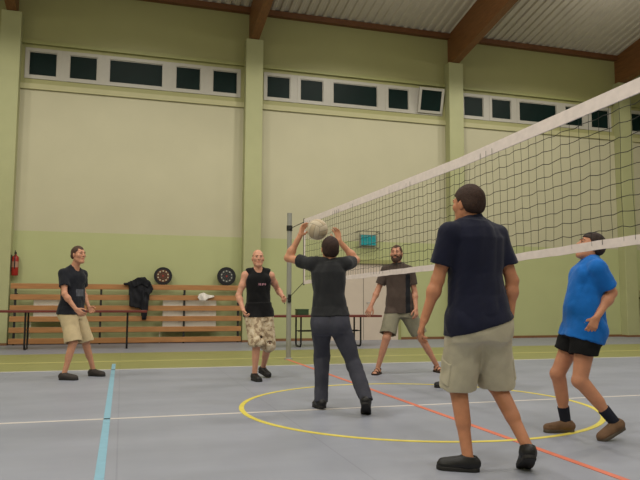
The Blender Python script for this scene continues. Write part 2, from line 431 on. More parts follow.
table(-3.05, .55, 15.75, hl, (-1.98, .13), .62, 'long dark red table in front of the slatted guard, behind the man in beige shorts', False)
hr = float(at_y(383, 315, 15.0)[2])
table(3.15, 6.02, 15.25, hr, (4.02, 5.5), .62, 'long dark red table standing before the pale door, behind the net post')
# dark green box on the second table
gb = at_y(297, 312, 15.25); ge = at_y(308, 307.5, 15.25)
bx = empty('storage_box', (gb[0], 15.3, hr), 'small dark green box standing on the table behind the net post', 'box')
w_ = float(ge[0]-gb[0])
MB().box(0, w_, -.12, .12, 0, .12).build('body', mat('dark green box', (44, 66, 40), .5), bx, bevel=.006)
MB().box(-.006, w_+.006, -.126, .126, .12, .14).build('lid', mat('dark green lid', (52, 74, 46), .5), bx, bevel=.004)

# light box over the door in its wire cage
pa = at_y(359, 231, 17.33); pb = at_y(379.5, 248, 17.33)
x0, x1, z1, z0 = float(pa[0]), float(pb[0]), float(pa[2]), float(pb[2])
m_cage = mat('grey cage wire', (128, 124, 108), .5, metal=.3)
cg = empty('sign_cage', ((x0+x1)/2, YW, z0), 'grey wire cage on the wall around the teal light box', 'cage')
ox, oz = (x0+x1)/2, z0
yf = 17.3-YW
f = MB(); r = .016
f.tube([(x0-ox, yf, 0), (x1-ox, yf, 0), (x1-ox, yf, z1-oz), (x0-ox, yf, z1-oz), (x0-ox, yf, 0)], r, 6)
f.build('front_frame', m_cage, cg)
for x in (x0-ox, x1-ox):
    for z in (0, z1-oz): MB().tube([(x, yf, z), (x, 0, z)], .012, 6).build('side_arm', m_cage, cg)
f = MB(); H = z1-oz
for q in (.2, .4, .6, .8): f.tube([(x0-ox+(x1-x0)*q, yf, 0), (x0-ox+(x1-x0)*q, yf, H)], .004, 5)
for q in (.33, .67): f.tube([(x0-ox, yf, H*q), (x1-ox, yf, H*q)], .004, 5)
f.build('wire_mesh', m_cage, cg)
ta = at_y(361.5, 235, 17.42); tb = at_y(376, 245.3, 17.42)
sg = empty('light_box', (float(ta[0]+tb[0])/2, YW, float(tb[2])), 'small lit teal box in the wire cage above the pale door', 'light box')
w = float(tb[0]-ta[0])/2; h = float(ta[2]-tb[2])
MB().box(-w-.02, w+.02, -.11, 0, -.02, h+.02).build('housing', mat('light box housing', (140, 150, 146), .5), sg, bevel=.004)
MB().box(-w, w, -.118, -.108, 0, h).build('lit_panel', mat('teal lit panel', (18, 134, 138), .4, .1, 6, emit=.25), sg)

# ================================================================ net post, net
m_post = mat('grey post paint', (142, 142, 134), .45, .08, 6)
np_ = empty('net_post', (3.0, 12.1, 0), 'grey steel net post standing on the orange line behind the hitting man', 'net post')
MB().tube([(0, 0, .02), (0, 0, 2.74)], .046, 20).build('pole', m_post, np_, smooth=False)
MB().lathe([(0, .03), (.05, .03), (.075, .02), (.08, 0), (0, 0)], n=24).build('floor_sleeve', m_post, np_)
MB().box(-.03, .03, -.075, -.04, 1.05, 1.2).build('winch', m_blk, np_, bevel=.005)
MB().tube([(0, -.06, 1.12), (-.1, -.06, 1.12), (-.1, -.06, 1.02)], .008).build('crank', m_blk, np_)
MB().lathe([(.047, 2.4), (.056, 2.4), (.056, 2.5), (.047, 2.5)], n=20).build('clamp_ring', m_blk, np_)
MB().tube([(0, -.045, 2.46), (0, -.08, 2.44), (0, -.045, 2.42)], .008).build('hook', m_blk, np_)
NY0, NY1 = 11.0, 1.5
kt = sorted([(1.5, 2.405+.03), (3.22, 2.402), (5.48, 2.377), (7.66, 2.402), (10.08, 2.432), (11.0, 2.45)])
kb = sorted([(1.5, 1.475), (3.27, 1.459), (4.58, 1.428), (6.37, 1.418), (8.72, 1.405), (11.0, 1.40)])
def ip(k, y): return float(np.interp(y, [a for a, _ in k], [b for _, b in k]))
net = empty('volleyball_net', (3.0, NY0, 0), 'black meshed volleyball net with white tapes stretched across the court', 'net')
def P_(y, z, dx=0.): return (dx, y-NY0, z)
def wob(y, z): return .006*math.sin(3.1*y+2*z)+.004*math.sin(7.3*y)
def tape(name, k, hw, thick, m):
    mb = MB(); ysn = np.linspace(NY0, NY1, 120); vs = []; fs = []
    for y in ysn:
        z = ip(k, y); q = .004*math.sin(9*y)+.003*math.sin(23*y)
        for dx, dz in ((-thick, -hw), (thick, -hw), (thick, hw), (-thick, hw)): vs.append(P_(y, z+dz+q*.5, dx+q))
    for i in range(len(ysn)-1):
        for j in range(4): fs.append((4*i+j, 4*i+(j+1) % 4, 4*i+4+(j+1) % 4, 4*i+4+j))
    fs += [(0, 1, 2, 3), (4*len(ysn)-4, 4*len(ysn)-3, 4*len(ysn)-2, 4*len(ysn)-1)]
    mb.add(vs, fs); return mb.build(name, m, net)
m_tape = mat('white net tape', (228, 216, 212), .7, .06, 14, .1, 60)
tape('top_tape', kt, .047, .006, m_tape); tape('bottom_tape', kb, .03, .005, m_tape)
m_cord = mat('black net cord', (34, 36, 30), .8)
mb = MB(); ysn = np.linspace(NY0-.03, NY1, 130)
for k in range(1, 10):
    q = k/10
    mb.tube([P_(y, ip(kb, y)*(1-q)+ip(kt, y)*q+.006*math.sin(2*math.pi*(y-NY0)/.1*0.5+k)-.008*abs(math.sin(math.pi*(y-NY0)/.1)), wob(y, q)) for y in ysn], .0026, 4, False)
y = NY0-.1
while y > NY1:
    mb.tube([P_(y+.004*math.sin(q*9+y*5), ip(kb, y)*(1-q)+ip(kt, y)*q, wob(y, q)) for q in np.linspace(0, 1, 11)], .0019, 4, False); y -= .1
mb.build('mesh_cords', m_cord, net)
zt_, zb_ = ip(kt, NY0), ip(kb, NY0)
MB().box(-.006, .006, -.02, .03, zb_-.03, zt_+.045).build('side_band', m_tape, net)
MB().tube([(0, .045, zb_-.05), (0, .045, zt_+.06)], .014, 8).build('end_rod', mat('dark end rod', (52, 54, 54), .5), net)
for z, zp, nm in ((zt_, 2.44, 'head_cable'), (zb_, 1.16, 'foot_cord')):
    MB().tube([(0, .05, z), (0, 12.1-.089-NY0, zp)], .006, 6).build(nm, m_cord, net)
# ================================================================ people: bodies grown from smooth distance fields
def nrm(v): v = np.asarray(v, float); return v/np.linalg.norm(v)
class Field:
    def __init__(s, lo, hi, vox):
        s.lo = np.array(lo, float); s.v = vox
        s.n = np.ceil((np.array(hi)-s.lo)/vox).astype(int)+1
        s.D = np.full(s.n, .3, np.float32)
        s.ax = [(s.lo[i]+np.arange(s.n[i])*vox).astype(np.float32) for i in range(3)]
    def blk(s, lo, hi):
        a = np.maximum(0, np.floor((np.array(lo)-s.lo)/s.v).astype(int)); b = np.minimum(s.n, np.ceil((np.array(hi)-s.lo)/s.v).astype(int)+1)
        b = np.maximum(a+1, b)
        sl = tuple(slice(int(i), int(j)) for i, j in zip(a, b))
        P = np.meshgrid(s.ax[0][sl[0]], s.ax[1][sl[1]], s.ax[2][sl[2]], indexing='ij')
        return sl, P
    def add(s, prim, k=.02):
        fn, lo, hi = prim; m = k+2.5*s.v
        sl, P = s.blk(np.array(lo)-m, np.array(hi)+m); d = fn(*P); a = s.D[sl]
        h = np.maximum(k-np.abs(a-d), 0)/k; s.D[sl] = np.minimum(a, d)-h*h*k*.25
    def sub(s, prim, k=.008):
        fn, lo, hi = prim; m = k+2.5*s.v
        sl, P = s.blk(np.array(lo)-m, np.array(hi)+m); d = -fn(*P); a = s.D[sl]
        h = np.maximum(k-np.abs(a-d), 0)/k; s.D[sl] = np.maximum(a, d)+h*h*k*.25
    def noise(s, f):
        idx = np.nonzero(np.abs(s.D) < .05)
        p = np.stack([s.ax[i][idx[i]] for i in range(3)], -1); s.D[idx] += f(p).astype(np.float32)
    def mesh(s):
        D = s.D; ins = D < 0; n = s.n
        c = np.zeros(n-1, np.uint8)
        for i in range(8):
            o = (i & 1, i >> 1 & 1, i >> 2 & 1); c += ins[o[0]:n[0]-1+o[0], o[1]:n[1]-1+o[1], o[2]:n[2]-1+o[2]]
        act = (c > 0) & (c < 8); ix = np.argwhere(act); idm = np.full(n-1, -1, np.int32); idm[act] = np.arange(len(ix))
        acc = np.zeros((len(ix), 3), np.float32); cnt = np.zeros(len(ix), np.float32)
        for a in range(3):
            o1, o2 = [q for q in range(3) if q != a]
            for u in (0, 1):
                for w in (0, 1):
                    p = ix.copy(); p[:, o1] += u; p[:, o2] += w; q = p.copy(); q[:, a] += 1
                    d0 = D[tuple(p.T)]; d1 = D[tuple(q.T)]; m = (d0 < 0) != (d1 < 0)
                    t = d0[m]/(d0[m]-d1[m]); e = p[m].astype(np.float32); e[:, a] += t; acc[m] += e; cnt[m] += 1
        V = s.lo+acc/cnt[:, None]*s.v
        Q = []
        for a in range(3):
            o1, o2 = (a+1) % 3, (a+2) % 3
            s0 = [slice(None)]*3; s1 = [slice(None)]*3; s0[a] = slice(0, -1); s1[a] = slice(1, None)
            e = np.argwhere(ins[tuple(s0)] != ins[tuple(s1)])
            e = e[(e[:, o1] > 0) & (e[:, o2] > 0) & (e[:, o1] < n[o1]-1) & (e[:, o2] < n[o2]-1)]
            fl = ins[tuple(e.T)]
            def g(d1, d2):
                t = e.copy(); t[:, o1] -= d1; t[:, o2] -= d2; return idm[tuple(t.T)]
            q = np.stack([g(1, 1), g(0, 1), g(0, 0), g(1, 0)], -1); q[~fl] = q[~fl][:, ::-1]; Q.append(q)
        Q = np.concatenate(Q); Q = Q[(Q >= 0).all(1)]
        return V, Q
def np_mesh(name, V, Q, mats, parent=None, fmat=None, org=(0, 0, 0)):
    me = bpy.data.meshes.new(name); me.vertices.add(len(V)); me.vertices.foreach_set('co', (V-np.asarray(org)).astype(np.float32).ravel())
    me.loops.add(Q.size); me.loops.foreach_set('vertex_index', Q.astype(np.int32).ravel())
    me.polygons.add(len(Q)); me.polygons.foreach_set('loop_start', np.arange(0, Q.size, 4, dtype=np.int32)); me.polygons.foreach_set('loop_total', np.full(len(Q), 4, np.int32))
    for m in mats: me.materials.append(m)
    if fmat is not None: me.polygons.foreach_set('material_index', fmat.astype(np.int32))
    me.polygons.foreach_set('use_smooth', np.ones(len(Q), bool)); me.update(); me.validate()
    o = bpy.data.objects.new(name, me); COL.objects.link(o)
    if parent is not None: o.parent = parent
    return o
def cap(a, b, ra, rb, cut=None, flat=None, ext=False):
    """round cone a->b; cut: planes (point, normal) keeping the side against the normal; flat: (axis, squash)"""
    a = np.asarray(a, float); b = np.asarray(b, float); ab = b-a; L2 = ab@ab+1e-12; r = max(ra, rb)*(1.05)
    def fn(x, y, z):
        px, py, pz = x-a[0], y-a[1], z-a[2]; t = (px*ab[0]+py*ab[1]+pz*ab[2])/L2
        tc = np.clip(t, 0, 1); rr = ra+(rb-ra)*tc
        if ext: tc = np.maximum(t, 0)
        qx, qy, qz = px-tc*ab[0], py-tc*ab[1], pz-tc*ab[2]
        if flat is not None:
            ax, sq = flat; k = (qx*ax[0]+qy*ax[1]+qz*ax[2])*(1/sq-1); qx, qy, qz = qx+k*ax[0], qy+k*ax[1], qz+k*ax[2]
            d = (np.sqrt(qx*qx+qy*qy+qz*qz)-rr)*min(1, (1+sq)/2 if sq < 1 else 1)
        else: d = np.sqrt(qx*qx+qy*qy+qz*qz)-rr
        for pt, nn in (cut or []): d = np.maximum(d, (x-pt[0])*nn[0]+(y-pt[1])*nn[1]+(z-pt[2])*nn[2])
        return d
    lo = np.minimum(a, b)-r; hi = np.maximum(a, b)+r
    if ext: lo -= .05; hi += .05
    return fn, lo, hi
def ball(c, r): return cap(c, np.asarray(c)+[0, 0, 1e-4], r, r)
def ell(c, ax, rad):
    """ellipsoid with axes ax (3 unit vectors) and radii rad"""
    c = np.asarray(c, float); A = [np.asarray(q, float) for q in ax]; m = min(rad)
    def fn(x, y, z):
        p = (x-c[0], y-c[1], z-c[2]); s = 0; g = 0
        for q, r in zip(A, rad):
            u = p[0]*q[0]+p[1]*q[1]+p[2]*q[2]; s = s+(u/r)**2; g = g+(u/(r*r))**2
        k0 = np.sqrt(s); k1 = np.sqrt(g)+1e-6; return k0*(k0-1)/k1
    R = max(rad); return fn, c-R, c+R
def loft(B, T, bend, lp, lc, ts, ws, ds, fo, t0, t1, e=2.3, tilt=0., lat=0.):
    B = np.asarray(B, float); T = np.asarray(T, float); a = T-B; L = np.linalg.norm(a); a = a/L
    fp, fc = np.cross(lp, UP), np.cross(lc, UP)
    wm = max(max(ws), max(ds))+.03
    def fn(x, y, z):
        px, py, pz = x-B[0], y-B[1], z-B[2]; t = (px*a[0]+py*a[1]+pz*a[2])/L; tc = np.clip(t, -.6, 1.2)
        b = 4*np.clip(tc, 0, 1)*(1-np.clip(tc, 0, 1)); k = np.clip(tc, 0, 1)
        qx, qy, qz = px-a[0]*L*tc-bend[0]*b, py-a[1]*L*tc-bend[1]*b, pz-a[2]*L*tc-bend[2]*b
        lx, ly, lz = [lp[i]*(1-k)+lc[i]*k for i in range(3)]; fx_, fy_, fz_ = [fp[i]*(1-k)+fc[i]*k for i in range(3)]
        w = np.interp(tc, ts, ws); d = np.interp(tc, ts, ds); o = np.interp(tc, ts, fo)
        u = np.abs(qx*lx+qy*ly+qz*lz)/w; v = np.abs(qx*fx_+qy*fy_+qz*fz_-o)/d
        rho = (u**e+v**e)**(1/e); D = (rho-1)*np.minimum(w, d)
        D = np.maximum(D, (t-t1)*L); return np.maximum(D, (t0-t)*L+tilt*(qx*fx_+qy*fy_+qz*fz_)+lat*(qx*lx+qy*ly+qz*lz)).astype(np.float32)
    pts = np.array([B+a*L*t0, B+a*L*t1, B+np.array(bend)+a*L*.5]); return fn, pts.min(0)-wm-.04, pts.max(0)+wm
def folds(seed, amp, f0=14):
    g = np.random.default_rng(seed); K = g.normal(size=(7, 3))*np.array([1, 1, .55]); K = K/np.linalg.norm(K, axis=1)[:, None]*(f0*np.array([.6, .8, 1, 1.4, 1.9, 2.6, 3.4]))[:, None]
    ph = g.uniform(0, 6.28, 7); A = amp*np.array([1, .9, .8, .7, .5, .35, .2])
    def f(p):
        q = p+.03*np.sin(p[:, [1, 2, 0]]*9+ph[:3]); s = 0
        for i in range(7): s = s+A[i]*(1-2*np.abs(np.sin(q@K[i]*.5+ph[i])))
        return s*.6
    return f
def solve_mid(A, B, l1, l2, pole):
    A = np.asarray(A, float); B = np.asarray(B, float); v = B-A; d = np.linalg.norm(v); u = v/d
    if d > (l1+l2)*.999: k = d/((l1+l2)*.999); l1 *= k; l2 *= k
    x = (l1*l1-l2*l2+d*d)/(2*d); h = math.sqrt(max(0, l1*l1-x*x)); p = np.asarray(pole, float); p = p-u*(p@u); return A+u*x+nrm(p)*h
def on_ray(A, L, px, sgn):
    d = nrm(ray(*px)); w = C_-A; b = w@d; c = w@w-L*L; disc = b*b-c
    if disc < 0:
        Q = C_+d*(-b); return A+nrm(Q-A)*L
    return C_+d*(-b+sgn*math.sqrt(disc))
def dirv(deg):      # heading seen from the camera: 0 towards it, 90 to image right, 180 away
    a = math.radians(deg); return RH*math.sin(a)-DH*math.cos(a)

SKIN = {}
def skin(name, c):
    m = mat('skin '+name, c, .5, .06, 25, .08, 90, spec=.35)
    b = m.node_tree.nodes['Principled BSDF']; b.inputs['Subsurface Weight'].default_value = .06; b.inputs['Subsurface Radius'].default_value = (.02, .008, .004); b.inputs['Subsurface Scale'].default_value = .3
    return m
m_eye = mat('eye white', (128, 118, 110), .4); m_iris = mat('iris', (48, 36, 28), .25)
m_sole_dk = mat('dark rubber sole', (34, 32, 32), .7)

def person(sp):
    H = sp['H']; k = H/1.78; bw = sp.get('bw', 1.)*k; vox = sp.get('vox', .0062)
    # ---- joints
    feet = sp['feet']                      # [(px,py of ankle point on floor, foot heading, heel lift)] left, right
    G = floor_at(*sp['ground']); dep = G@DH
    hip = at_depth(*sp['hip'], dep+sp.get('hip_dz', 0)); nb = at_depth(*sp['neck'], dep+sp.get('neck_dz', 0))
    fp, fc = dirv(sp['face_p']), dirv(sp['face_c']); lp, lc = np.cross(UP, fp), np.cross(UP, fc)
    hd = at_depth(*sp['head'], dep+sp.get('head_dz', 0))
    ln = np.linalg.norm(nb-hip); want = .60*k
    sp['_r'] = dict(torso=ln/want)
    ax = nrm(nb-hip)
    sh = {}; hp = {}
    for s, sg in (('L', 1), ('R', -1)):
        sh[s] = nb+lc*sg*.176*bw-ax*.082*k+np.array(sp.get('sh_off_'+s, (0, 0, 0)))
        hp[s] = hip+lp*sg*.088*bw
    J = {}
    LU, LF, LT, LS = .298*k, .262*k, .435*k, .425*k
    for s in 'LR':
        a = sp['arm'+s]
        sg = 1 if s == 'L' else -1
        e = on_ray(sh[s], LU, a[0], a[1]); clr = sp.get('clear', .06)*k
        def push(p, c):
            t_ = float(np.clip((p-hip)@ax/ln, 0, 1)); d_ = p-(hip+ax*ln*t_); u_ = d_@lc*sg; v_ = d_@fc
            w_ = (.16+c)*bw+.0; q_ = abs(v_)/(.12*bw+c)
            need = w_*math.sqrt(max(0, 1-min(1, q_)**2)) if q_ < 1 else 0
            return p+lc*sg*max(0, need-u_) if p[2] < nb[2] else p
        e = push(e, clr); w = on_ray(e, LF, a[2], a[3]); w = push(w, clr*.8); J['E'+s] = e; J['W'+s] = w
        fpx, hdg, lift, pitch = feet[s]
        q = floor_at(*fpx); J['fd'+s] = dirv(hdg); J['ah'] = .088*k; J['A'+s] = q+UP*max(.088*k+lift, (.165*math.sin(math.radians(pitch))+.088*math.cos(math.radians(pitch)))*k if pitch > 0 else 0); J['pt'+s] = pitch
        J['K'+s] = solve_mid(hp[s], J['A'+s], LT, LS, fp+np.array(sp.get('pole'+s, (0, 0, 0))))
        sp['_r']['leg'+s] = np.linalg.norm(hp[s]-J['A'+s])/(LT+LS)
        sp['_r']['elb'+s] = tuple(round(v) for v in proj(e)); sp['_r']['wri'+s] = tuple(round(v) for v in proj(w)); sp['_r']['kne'+s] = tuple(round(v) for v in proj(J['K'+s]))
    sp['_r']['head_gap'] = np.linalg.norm(hd-nb)/k
    fh = dirv(sp['face_h']); tl = math.radians(sp.get('tilt', 0)); lh = np.cross(UP, fh)
    F = fh*math.cos(tl)+UP*math.sin(tl); Uh = np.cross(F, lh); Uh = nrm(Uh)
    rl = math.radians(sp.get('roll', 0)); lh, Uh = lh*math.cos(rl)+Uh*math.sin(rl), Uh*math.cos(rl)-lh*math.sin(rl)
    hk = sp.get('hk', 1.)*k
    def hp_(x, y, z): return hd+(lh*x+F*y+Uh*z)*hk
    pts = np.array([hip, nb, hd]+[v for q, v in J.items() if q[0] in 'EWKA'])
    lo = pts.min(0)-.27; hi = pts.max(0)+.27; lo[2] = -.02
    # ---- the body
    B = Field(lo, hi, vox)
    ts = np.array([-.1, 0, .12, .3, .5, .68, .84, .94, 1.0, 1.08]); 
    ws = np.array([.10, .150, .162, .147, .140, .152, .158, .122, .075, .05])*bw
    ds = np.array([.075, .105, .110, .100, .096, .108, .108, .088, .065, .05])*bw
    bl = sp.get('belly', 0.)
    fo = np.array([0, -.01, -.008, .006, .006, .004, -.004, -.008, -.01, -.01])*k+bl*np.array([0, .1, .5, 1, .8, .3, 0, 0, 0, 0])
    ds = ds+bl*np.array([0, .2, .6, 1, .8, .4, .1, 0, 0, 0])*.8
    bend = np.array(sp.get('bend', 0.))*fc if np.isscalar(sp.get('bend', 0.)) else sp['bend']
    B.add(loft(hip-ax*.02, nb, bend, lp, lc, ts, ws, ds, fo, -.1, 1.0), .02)
    for s, sg in (('L', 1), ('R', -1)):
        B.add(cap(nb-ax*.005, sh[s]+ax*.012*k, .050*k, .045*bw), .04)
        B.add(ball(sh[s], .056*bw), .03)
        B.add(ell(nb-ax*.14*k+lc*sg*.075*bw+fc*.075*bw, [lc, fc, ax], [.075*bw, .035*bw, .06*k]), .03)
        B.add(ball(hip+lp*sg*.075*bw-fp*.045*k-UP*.02, .092*bw), .04)
        E, W = J['E'+s], J['W'+s]
        B.add(cap(sh[s], E, .052*bw, .039*bw), .025)
        um = sh[s]*.5+E*.5; B.add(ball(um+nrm(np.cross(E-sh[s], np.cross(W-E, E-sh[s])+1e-5))*.01, .046*bw), .03)
        B.add(cap(E, W, .040*bw, .0265*k), .02); B.add(ball(E*.72+W*.28, .044*bw), .03)
        # hand
        hv = sp.get('hand'+s, {})
        fdir = nrm(W-E)
        if 'grip' in hv:
            gc = hv['grip']; pn = nrm(gc-W); up_ = np.asarray(hv['up'], float); hdv = nrm(up_-pn*(up_@pn)); pn = nrm(gc-(W+hdv*.08*k)); hdv = nrm(up_-pn*(up_@pn)); th = nrm(np.cross(pn, hdv))*(-1 if s == 'L' else 1)
        else:
            hdv = nrm(fdir+np.array(hv.get('bend', (0, 0, 0)), float)); th0 = np.asarray(hv.get('thumb', fc+.3*UP), float); th = nrm(th0-hdv*(th0@hdv)); pn = np.cross(hdv, th)*(1 if s == 'L' else -1)
        cu = hv.get('curl', (.35, .45, .35)); hk_ = k*.97
        kn = []
        for q, (off, ln_, back) in enumerate(((.031, .073, .0), (.011, .081, .004), (-.010, .075, .0), (-.029, .059, -.008))):
            b0 = W+hdv*(.088+back)*hk_+th*off*hk_; kn.append(b0)
            B.add(cap(W+th*off*.55*hk_+hdv*.01, b0, .0145*hk_, .0118*hk_), .014)
        for q, (off, ln_, back) in enumerate(((.031, .073, .0), (.011, .081, .004), (-.010, .075, .0), (-.029, .059, -.008))):
            p0 = kn[q]; ang = 0; dd = nrm(hdv+th*off*hv.get('spread', 3.)); r0 = .0098*hk_
            for seg, fr in enumerate((.44, .31, .25)):
                ang += cu[seg]*(1+.12*q); v = dd*math.cos(ang)+pn*math.sin(ang); p1 = p0+v*ln_*fr*hk_
                B.add(cap(p0, p1, r0, r0*.92), .004); p0 = p1; r0 *= .92
        t0_ = W+hdv*.022*hk_+th*.02*hk_; t1_ = t0_+nrm(th*.75+hdv*.6+pn*.35)*.044*hk_; t2_ = t1_+nrm(th*.35+hdv*.85+pn*.35)*.033*hk_; t3_ = t2_+nrm(th*.1+hdv*.9+pn*.4)*.027*hk_
        B.add(cap(t0_, t1_, .017*hk_, .0125*hk_), .012); B.add(cap(t1_, t2_, .0115*hk_, .0105*hk_), .004); B.add(cap(t2_, t3_, .0105*hk_, .009*hk_), .003)
        # leg
        K, A = J['K'+s], J['A'+s]; fd = J['fd'+s]; lw = sp.get('lw', 1.)*bw
        B.add(cap(hp[s], K, .088*lw, .056*lw), .03); B.add(ball(K+nrm(fp)*.006, .054*lw), .02)
        B.add(cap(K, A, .052*lw, .034*lw), .02)
        sd = nrm(A-K); bk = -(fp-sd*(fp@sd)); bk = nrm(bk)
        B.add(cap(K+sd*.06+bk*.012, K+sd*.22*k+bk*.012, .046*lw, .040*lw), .03)
        fl = foot_frame(J, s)
        B.add(cap(fl(-.035, 0, .045), fl(.05, 0, .05), .034*k, .034*k), .02); B.add(cap(fl(.02, 0, .05), fl(.155 if sp['foot']['kind'] != 'shoe' else .14, .0, .026), .036*k, .024*k, flat=(fl(0, 0, 1)-fl(0, 0, 0), .8)), .015)
        for tq, ty in enumerate(()) if sp['foot']['kind'] == 'shoe' else enumerate((.028, .012, -.003, -.017, -.029)):
            tx = (.185, .187, .18, .17, .158)[tq]; yy = ty*(1 if s == 'R' else -1)
            B.add(cap(fl(.14, yy*.9, .022), fl(tx, yy, .018), .013, .0115 if tq else .014), .006)
    # neck and head
    B.add(cap(nb-ax*.03+fc*.005, hp_(0, -.015, -.06), .058*k, .054*k), .03)
    cr = sp.get('cran', (.0765, .098, .093))
    B.add(ell(hp_(0, -.012, .032), [lh, F, Uh], [cr[0]*hk, cr[1]*hk, cr[2]*hk]), .02)
    B.add(ell(hp_(0, .022, -.03), [lh, F, Uh], [.061*hk, .070*hk, .088*hk]), .03)
    B.add(ball(hp_(0, .066, -.098), .024*hk), .03)
    for q in (1, -1):
        B.add(cap(hp_(q*.050, -.005, -.055), hp_(q*.02, .062, -.1), .018*hk, .018*hk), .025)
        B.add(ball(hp_(q*.042, .058, -.016), .026*hk), .02)
        B.sub(ball(hp_(q*.031, .101, .012), .0175*hk), .012)
        B.add(ell(hp_(q*.0785, -.008, -.008), [nrm(lh+.35*q*F*-1), F, Uh], [.008*hk, .019*hk, .032*hk]), .006)
    B.add(cap(hp_(-.036, .083, .031), hp_(.036, .083, .031), .011*hk, .011*hk), .014)
    B.add(cap(hp_(0, .088, .018), hp_(0, .109, -.020), .0085*hk, .0125*hk), .010)
    for q in (1, -1):
        B.add(ball(hp_(q*.011, .098, -.024), .009*hk), .006)
        B.add(cap(hp_(q*.018, .087, .0205), hp_(q*.045, .080, .0195), .0062*hk, .0062*hk), .005); B.add(cap(hp_(q*.020, .0855, .001), hp_(q*.043, .079, .001), .005*hk, .005*hk), .005)
    B.add(cap(hp_(-.018, .086, -.052), hp_(.018, .086, -.052), .0085*hk, .0085*hk), .006)
    B.add(cap(hp_(-.015, .084, -.064), hp_(.015, .084, -.064), .0085*hk, .0085*hk), .006)
    V, Q = B.mesh()
    c = V[Q].mean(1)-hd; hx, hy, hz = c@lh/hk, c@F/hk, c@Uh/hk
    fm = np.zeros(len(Q), int)
    fm[(np.abs(hx) < .021-.35*np.abs(hz+.058)) & (hz < -.0505) & (hz > -.066) & (hy > .08)] = 1
    sk = skin(sp['id'], sp['skin']); mh = mat('hair '+sp['id'], sp['hair'], .75, .25, 60, .5, 160)
    body = np_mesh('person', V, Q, [sk, mat('lips '+sp['id'], tuple(int(v*q) for v, q in zip(sp['skin'], (.93, .82, .80))), .45)], None, fm, G)
    body.location = G; tag(body, sp['label'], 'person', None)
    me_ = []
    def child(name, V, Q, mats, fmat=None, par=None, label=None):
        o = np_mesh(name, V, Q, mats, par if par is not None else body, fmat, G)
        if label: o['label'] = label
        return o
    for q in (1, -1):
        mb = MB(); c0 = hp_(q*.031, .0775, .011)-G
        prof = [(.0112*math.sin(a), -.0112*math.cos(a)) for a in np.linspace(0, math.pi, 9)]
        mb.lathe(prof, c0, 'z', 12); eo = mb.build('eye', m_eye, body, smooth=True)
        ic = hp_(q*.031, .0775+.0078, .011)-G; mb = MB(); mb.lathe([(.0055*math.sin(a), -.0055*math.cos(a)) for a in np.linspace(0, math.pi, 7)], ic, 'z', 10); mb.build('iris', m_iris, eo, smooth=True)
    for q in (1, -1):
        MB().tube([hp_(q*.014, .0965, .031)-G, hp_(q*.024, .0965, .0345)-G, hp_(q*.036, .0925, .035)-G, hp_(q*.049, .079, .030)-G], [.003, .0042, .004, .002], 6).build('eyebrow', mh, body, smooth=True)
    # ---- hair / beard
    st = sp.get('hairstyle')
    if st:
        hf = Field(hd-.2*hk, hd+.2*hk, .005); th_ = st.get('thick', .008)
        hf.add(ell(hp_(0, -.014, .034), [lh, F, Uh], [(cr[0]+th_)*hk, (cr[1]+th_)*hk, (cr[2]+th_)*hk]), .02)
        hf.add(cap(hp_(-.028, -.052, -.02), hp_(.028, -.052, -.02), (.046+th_*.6)*hk, (.046+th_*.6)*hk), .03)
        X = np.meshgrid(*hf.ax, indexing='ij'); P = np.stack(X, -1)-hd; y = P@F/hk; z = P@Uh/hk; x = np.abs(P@lh/hk)
        fl_, nl = st.get('front', .065), st.get('nape', -.062)
        hf.D += (np.clip(-.005-z, 0, .08)*.16).astype(np.float32)
        # hairline: forehead, temples, round the ears, nape
        line_z = np.interp(y, [-.12, -.06, -.035, -.012, .006, .014, .03, .05, .075, .11], [nl, nl, -.045, .030, .020, .0, .032, .056, fl_, fl_+.012])
        line_z = np.where((y > .03) & (x < .05), np.maximum(line_z, fl_+(.0 if not st.get('recede') else st['recede']*np.clip((x-.012)/.035, 0, 1))), line_z)
        hf.D = np.maximum(hf.D, (line_z-z)*hk*.8).astype(np.float32)
        if st.get('bald'):  # thin top
            hf.D = np.maximum(hf.D, ((z-st['bald'])*hk*.8).astype(np.float32))
        hf.noise(folds(sp.get('seed', 1)+9, .0016, 90))
        V, Q = hf.mesh(); child('hair', V, Q, [mh])
    if sp.get('beard'):
        hf = Field(hd-.2*hk, hd+.2*hk, .005); g = sp['beard']
        hf.add(ell(hp_(0, .022, -.030), [lh, F, Uh], [(.061+g)*hk, (.070+g)*hk, (.088+g)*hk]), .02); hf.add(ball(hp_(0, .066, -.1), (.026+g)*hk), .03)
        for q in (1, -1): hf.add(cap(hp_(q*.052, -.005, -.055), hp_(q*.02, .062, -.1), (.022+g)*hk, (.022+g)*hk), .03)
        hf.add(cap(hp_(-.026, .084, -.042), hp_(.026, .084, -.042), .0105*hk, .0105*hk), .01)
        X = np.meshgrid(*hf.ax, indexing='ij'); P = np.stack(X, -1)-hd; y = P@F/hk; z = P@Uh/hk; x = np.abs(P@lh/hk)
        lz = np.interp(x, [0, .028, .045, .06, .08], [-.036, -.040, -.045, -.02, .015])
        hf.D = np.maximum(hf.D, np.maximum((z-lz)*hk*.8, (-.012-y)*hk)).astype(np.float32)
        hf.sub(cap(hp_(-.018, .1, -.057), hp_(.018, .1, -.057), .008, .008), .003)
        hf.noise(folds(4, .0015, 90)); V, Q = hf.mesh(); child('beard', V, Q, [mat('beard '+sp['id'], sp.get('beardc', sp['hair']), .8, .25, 60, .5, 160)])
    # ---- top
    t = sp['top']; T = Field(lo, hi, sp.get('cvox', .0075)); g = t.get('ease', .014)
    wadd = np.interp(ts, [-.1, .1, .35, .6, .9, 1.05], [t.get('flare', .02), t.get('flare', .02), t.get('waist', .022), .014, .008, .004])
    tse = np.concatenate([[-.5, -.3], ts]); ext_ = lambda a: np.concatenate([[a[0], a[0]], a])
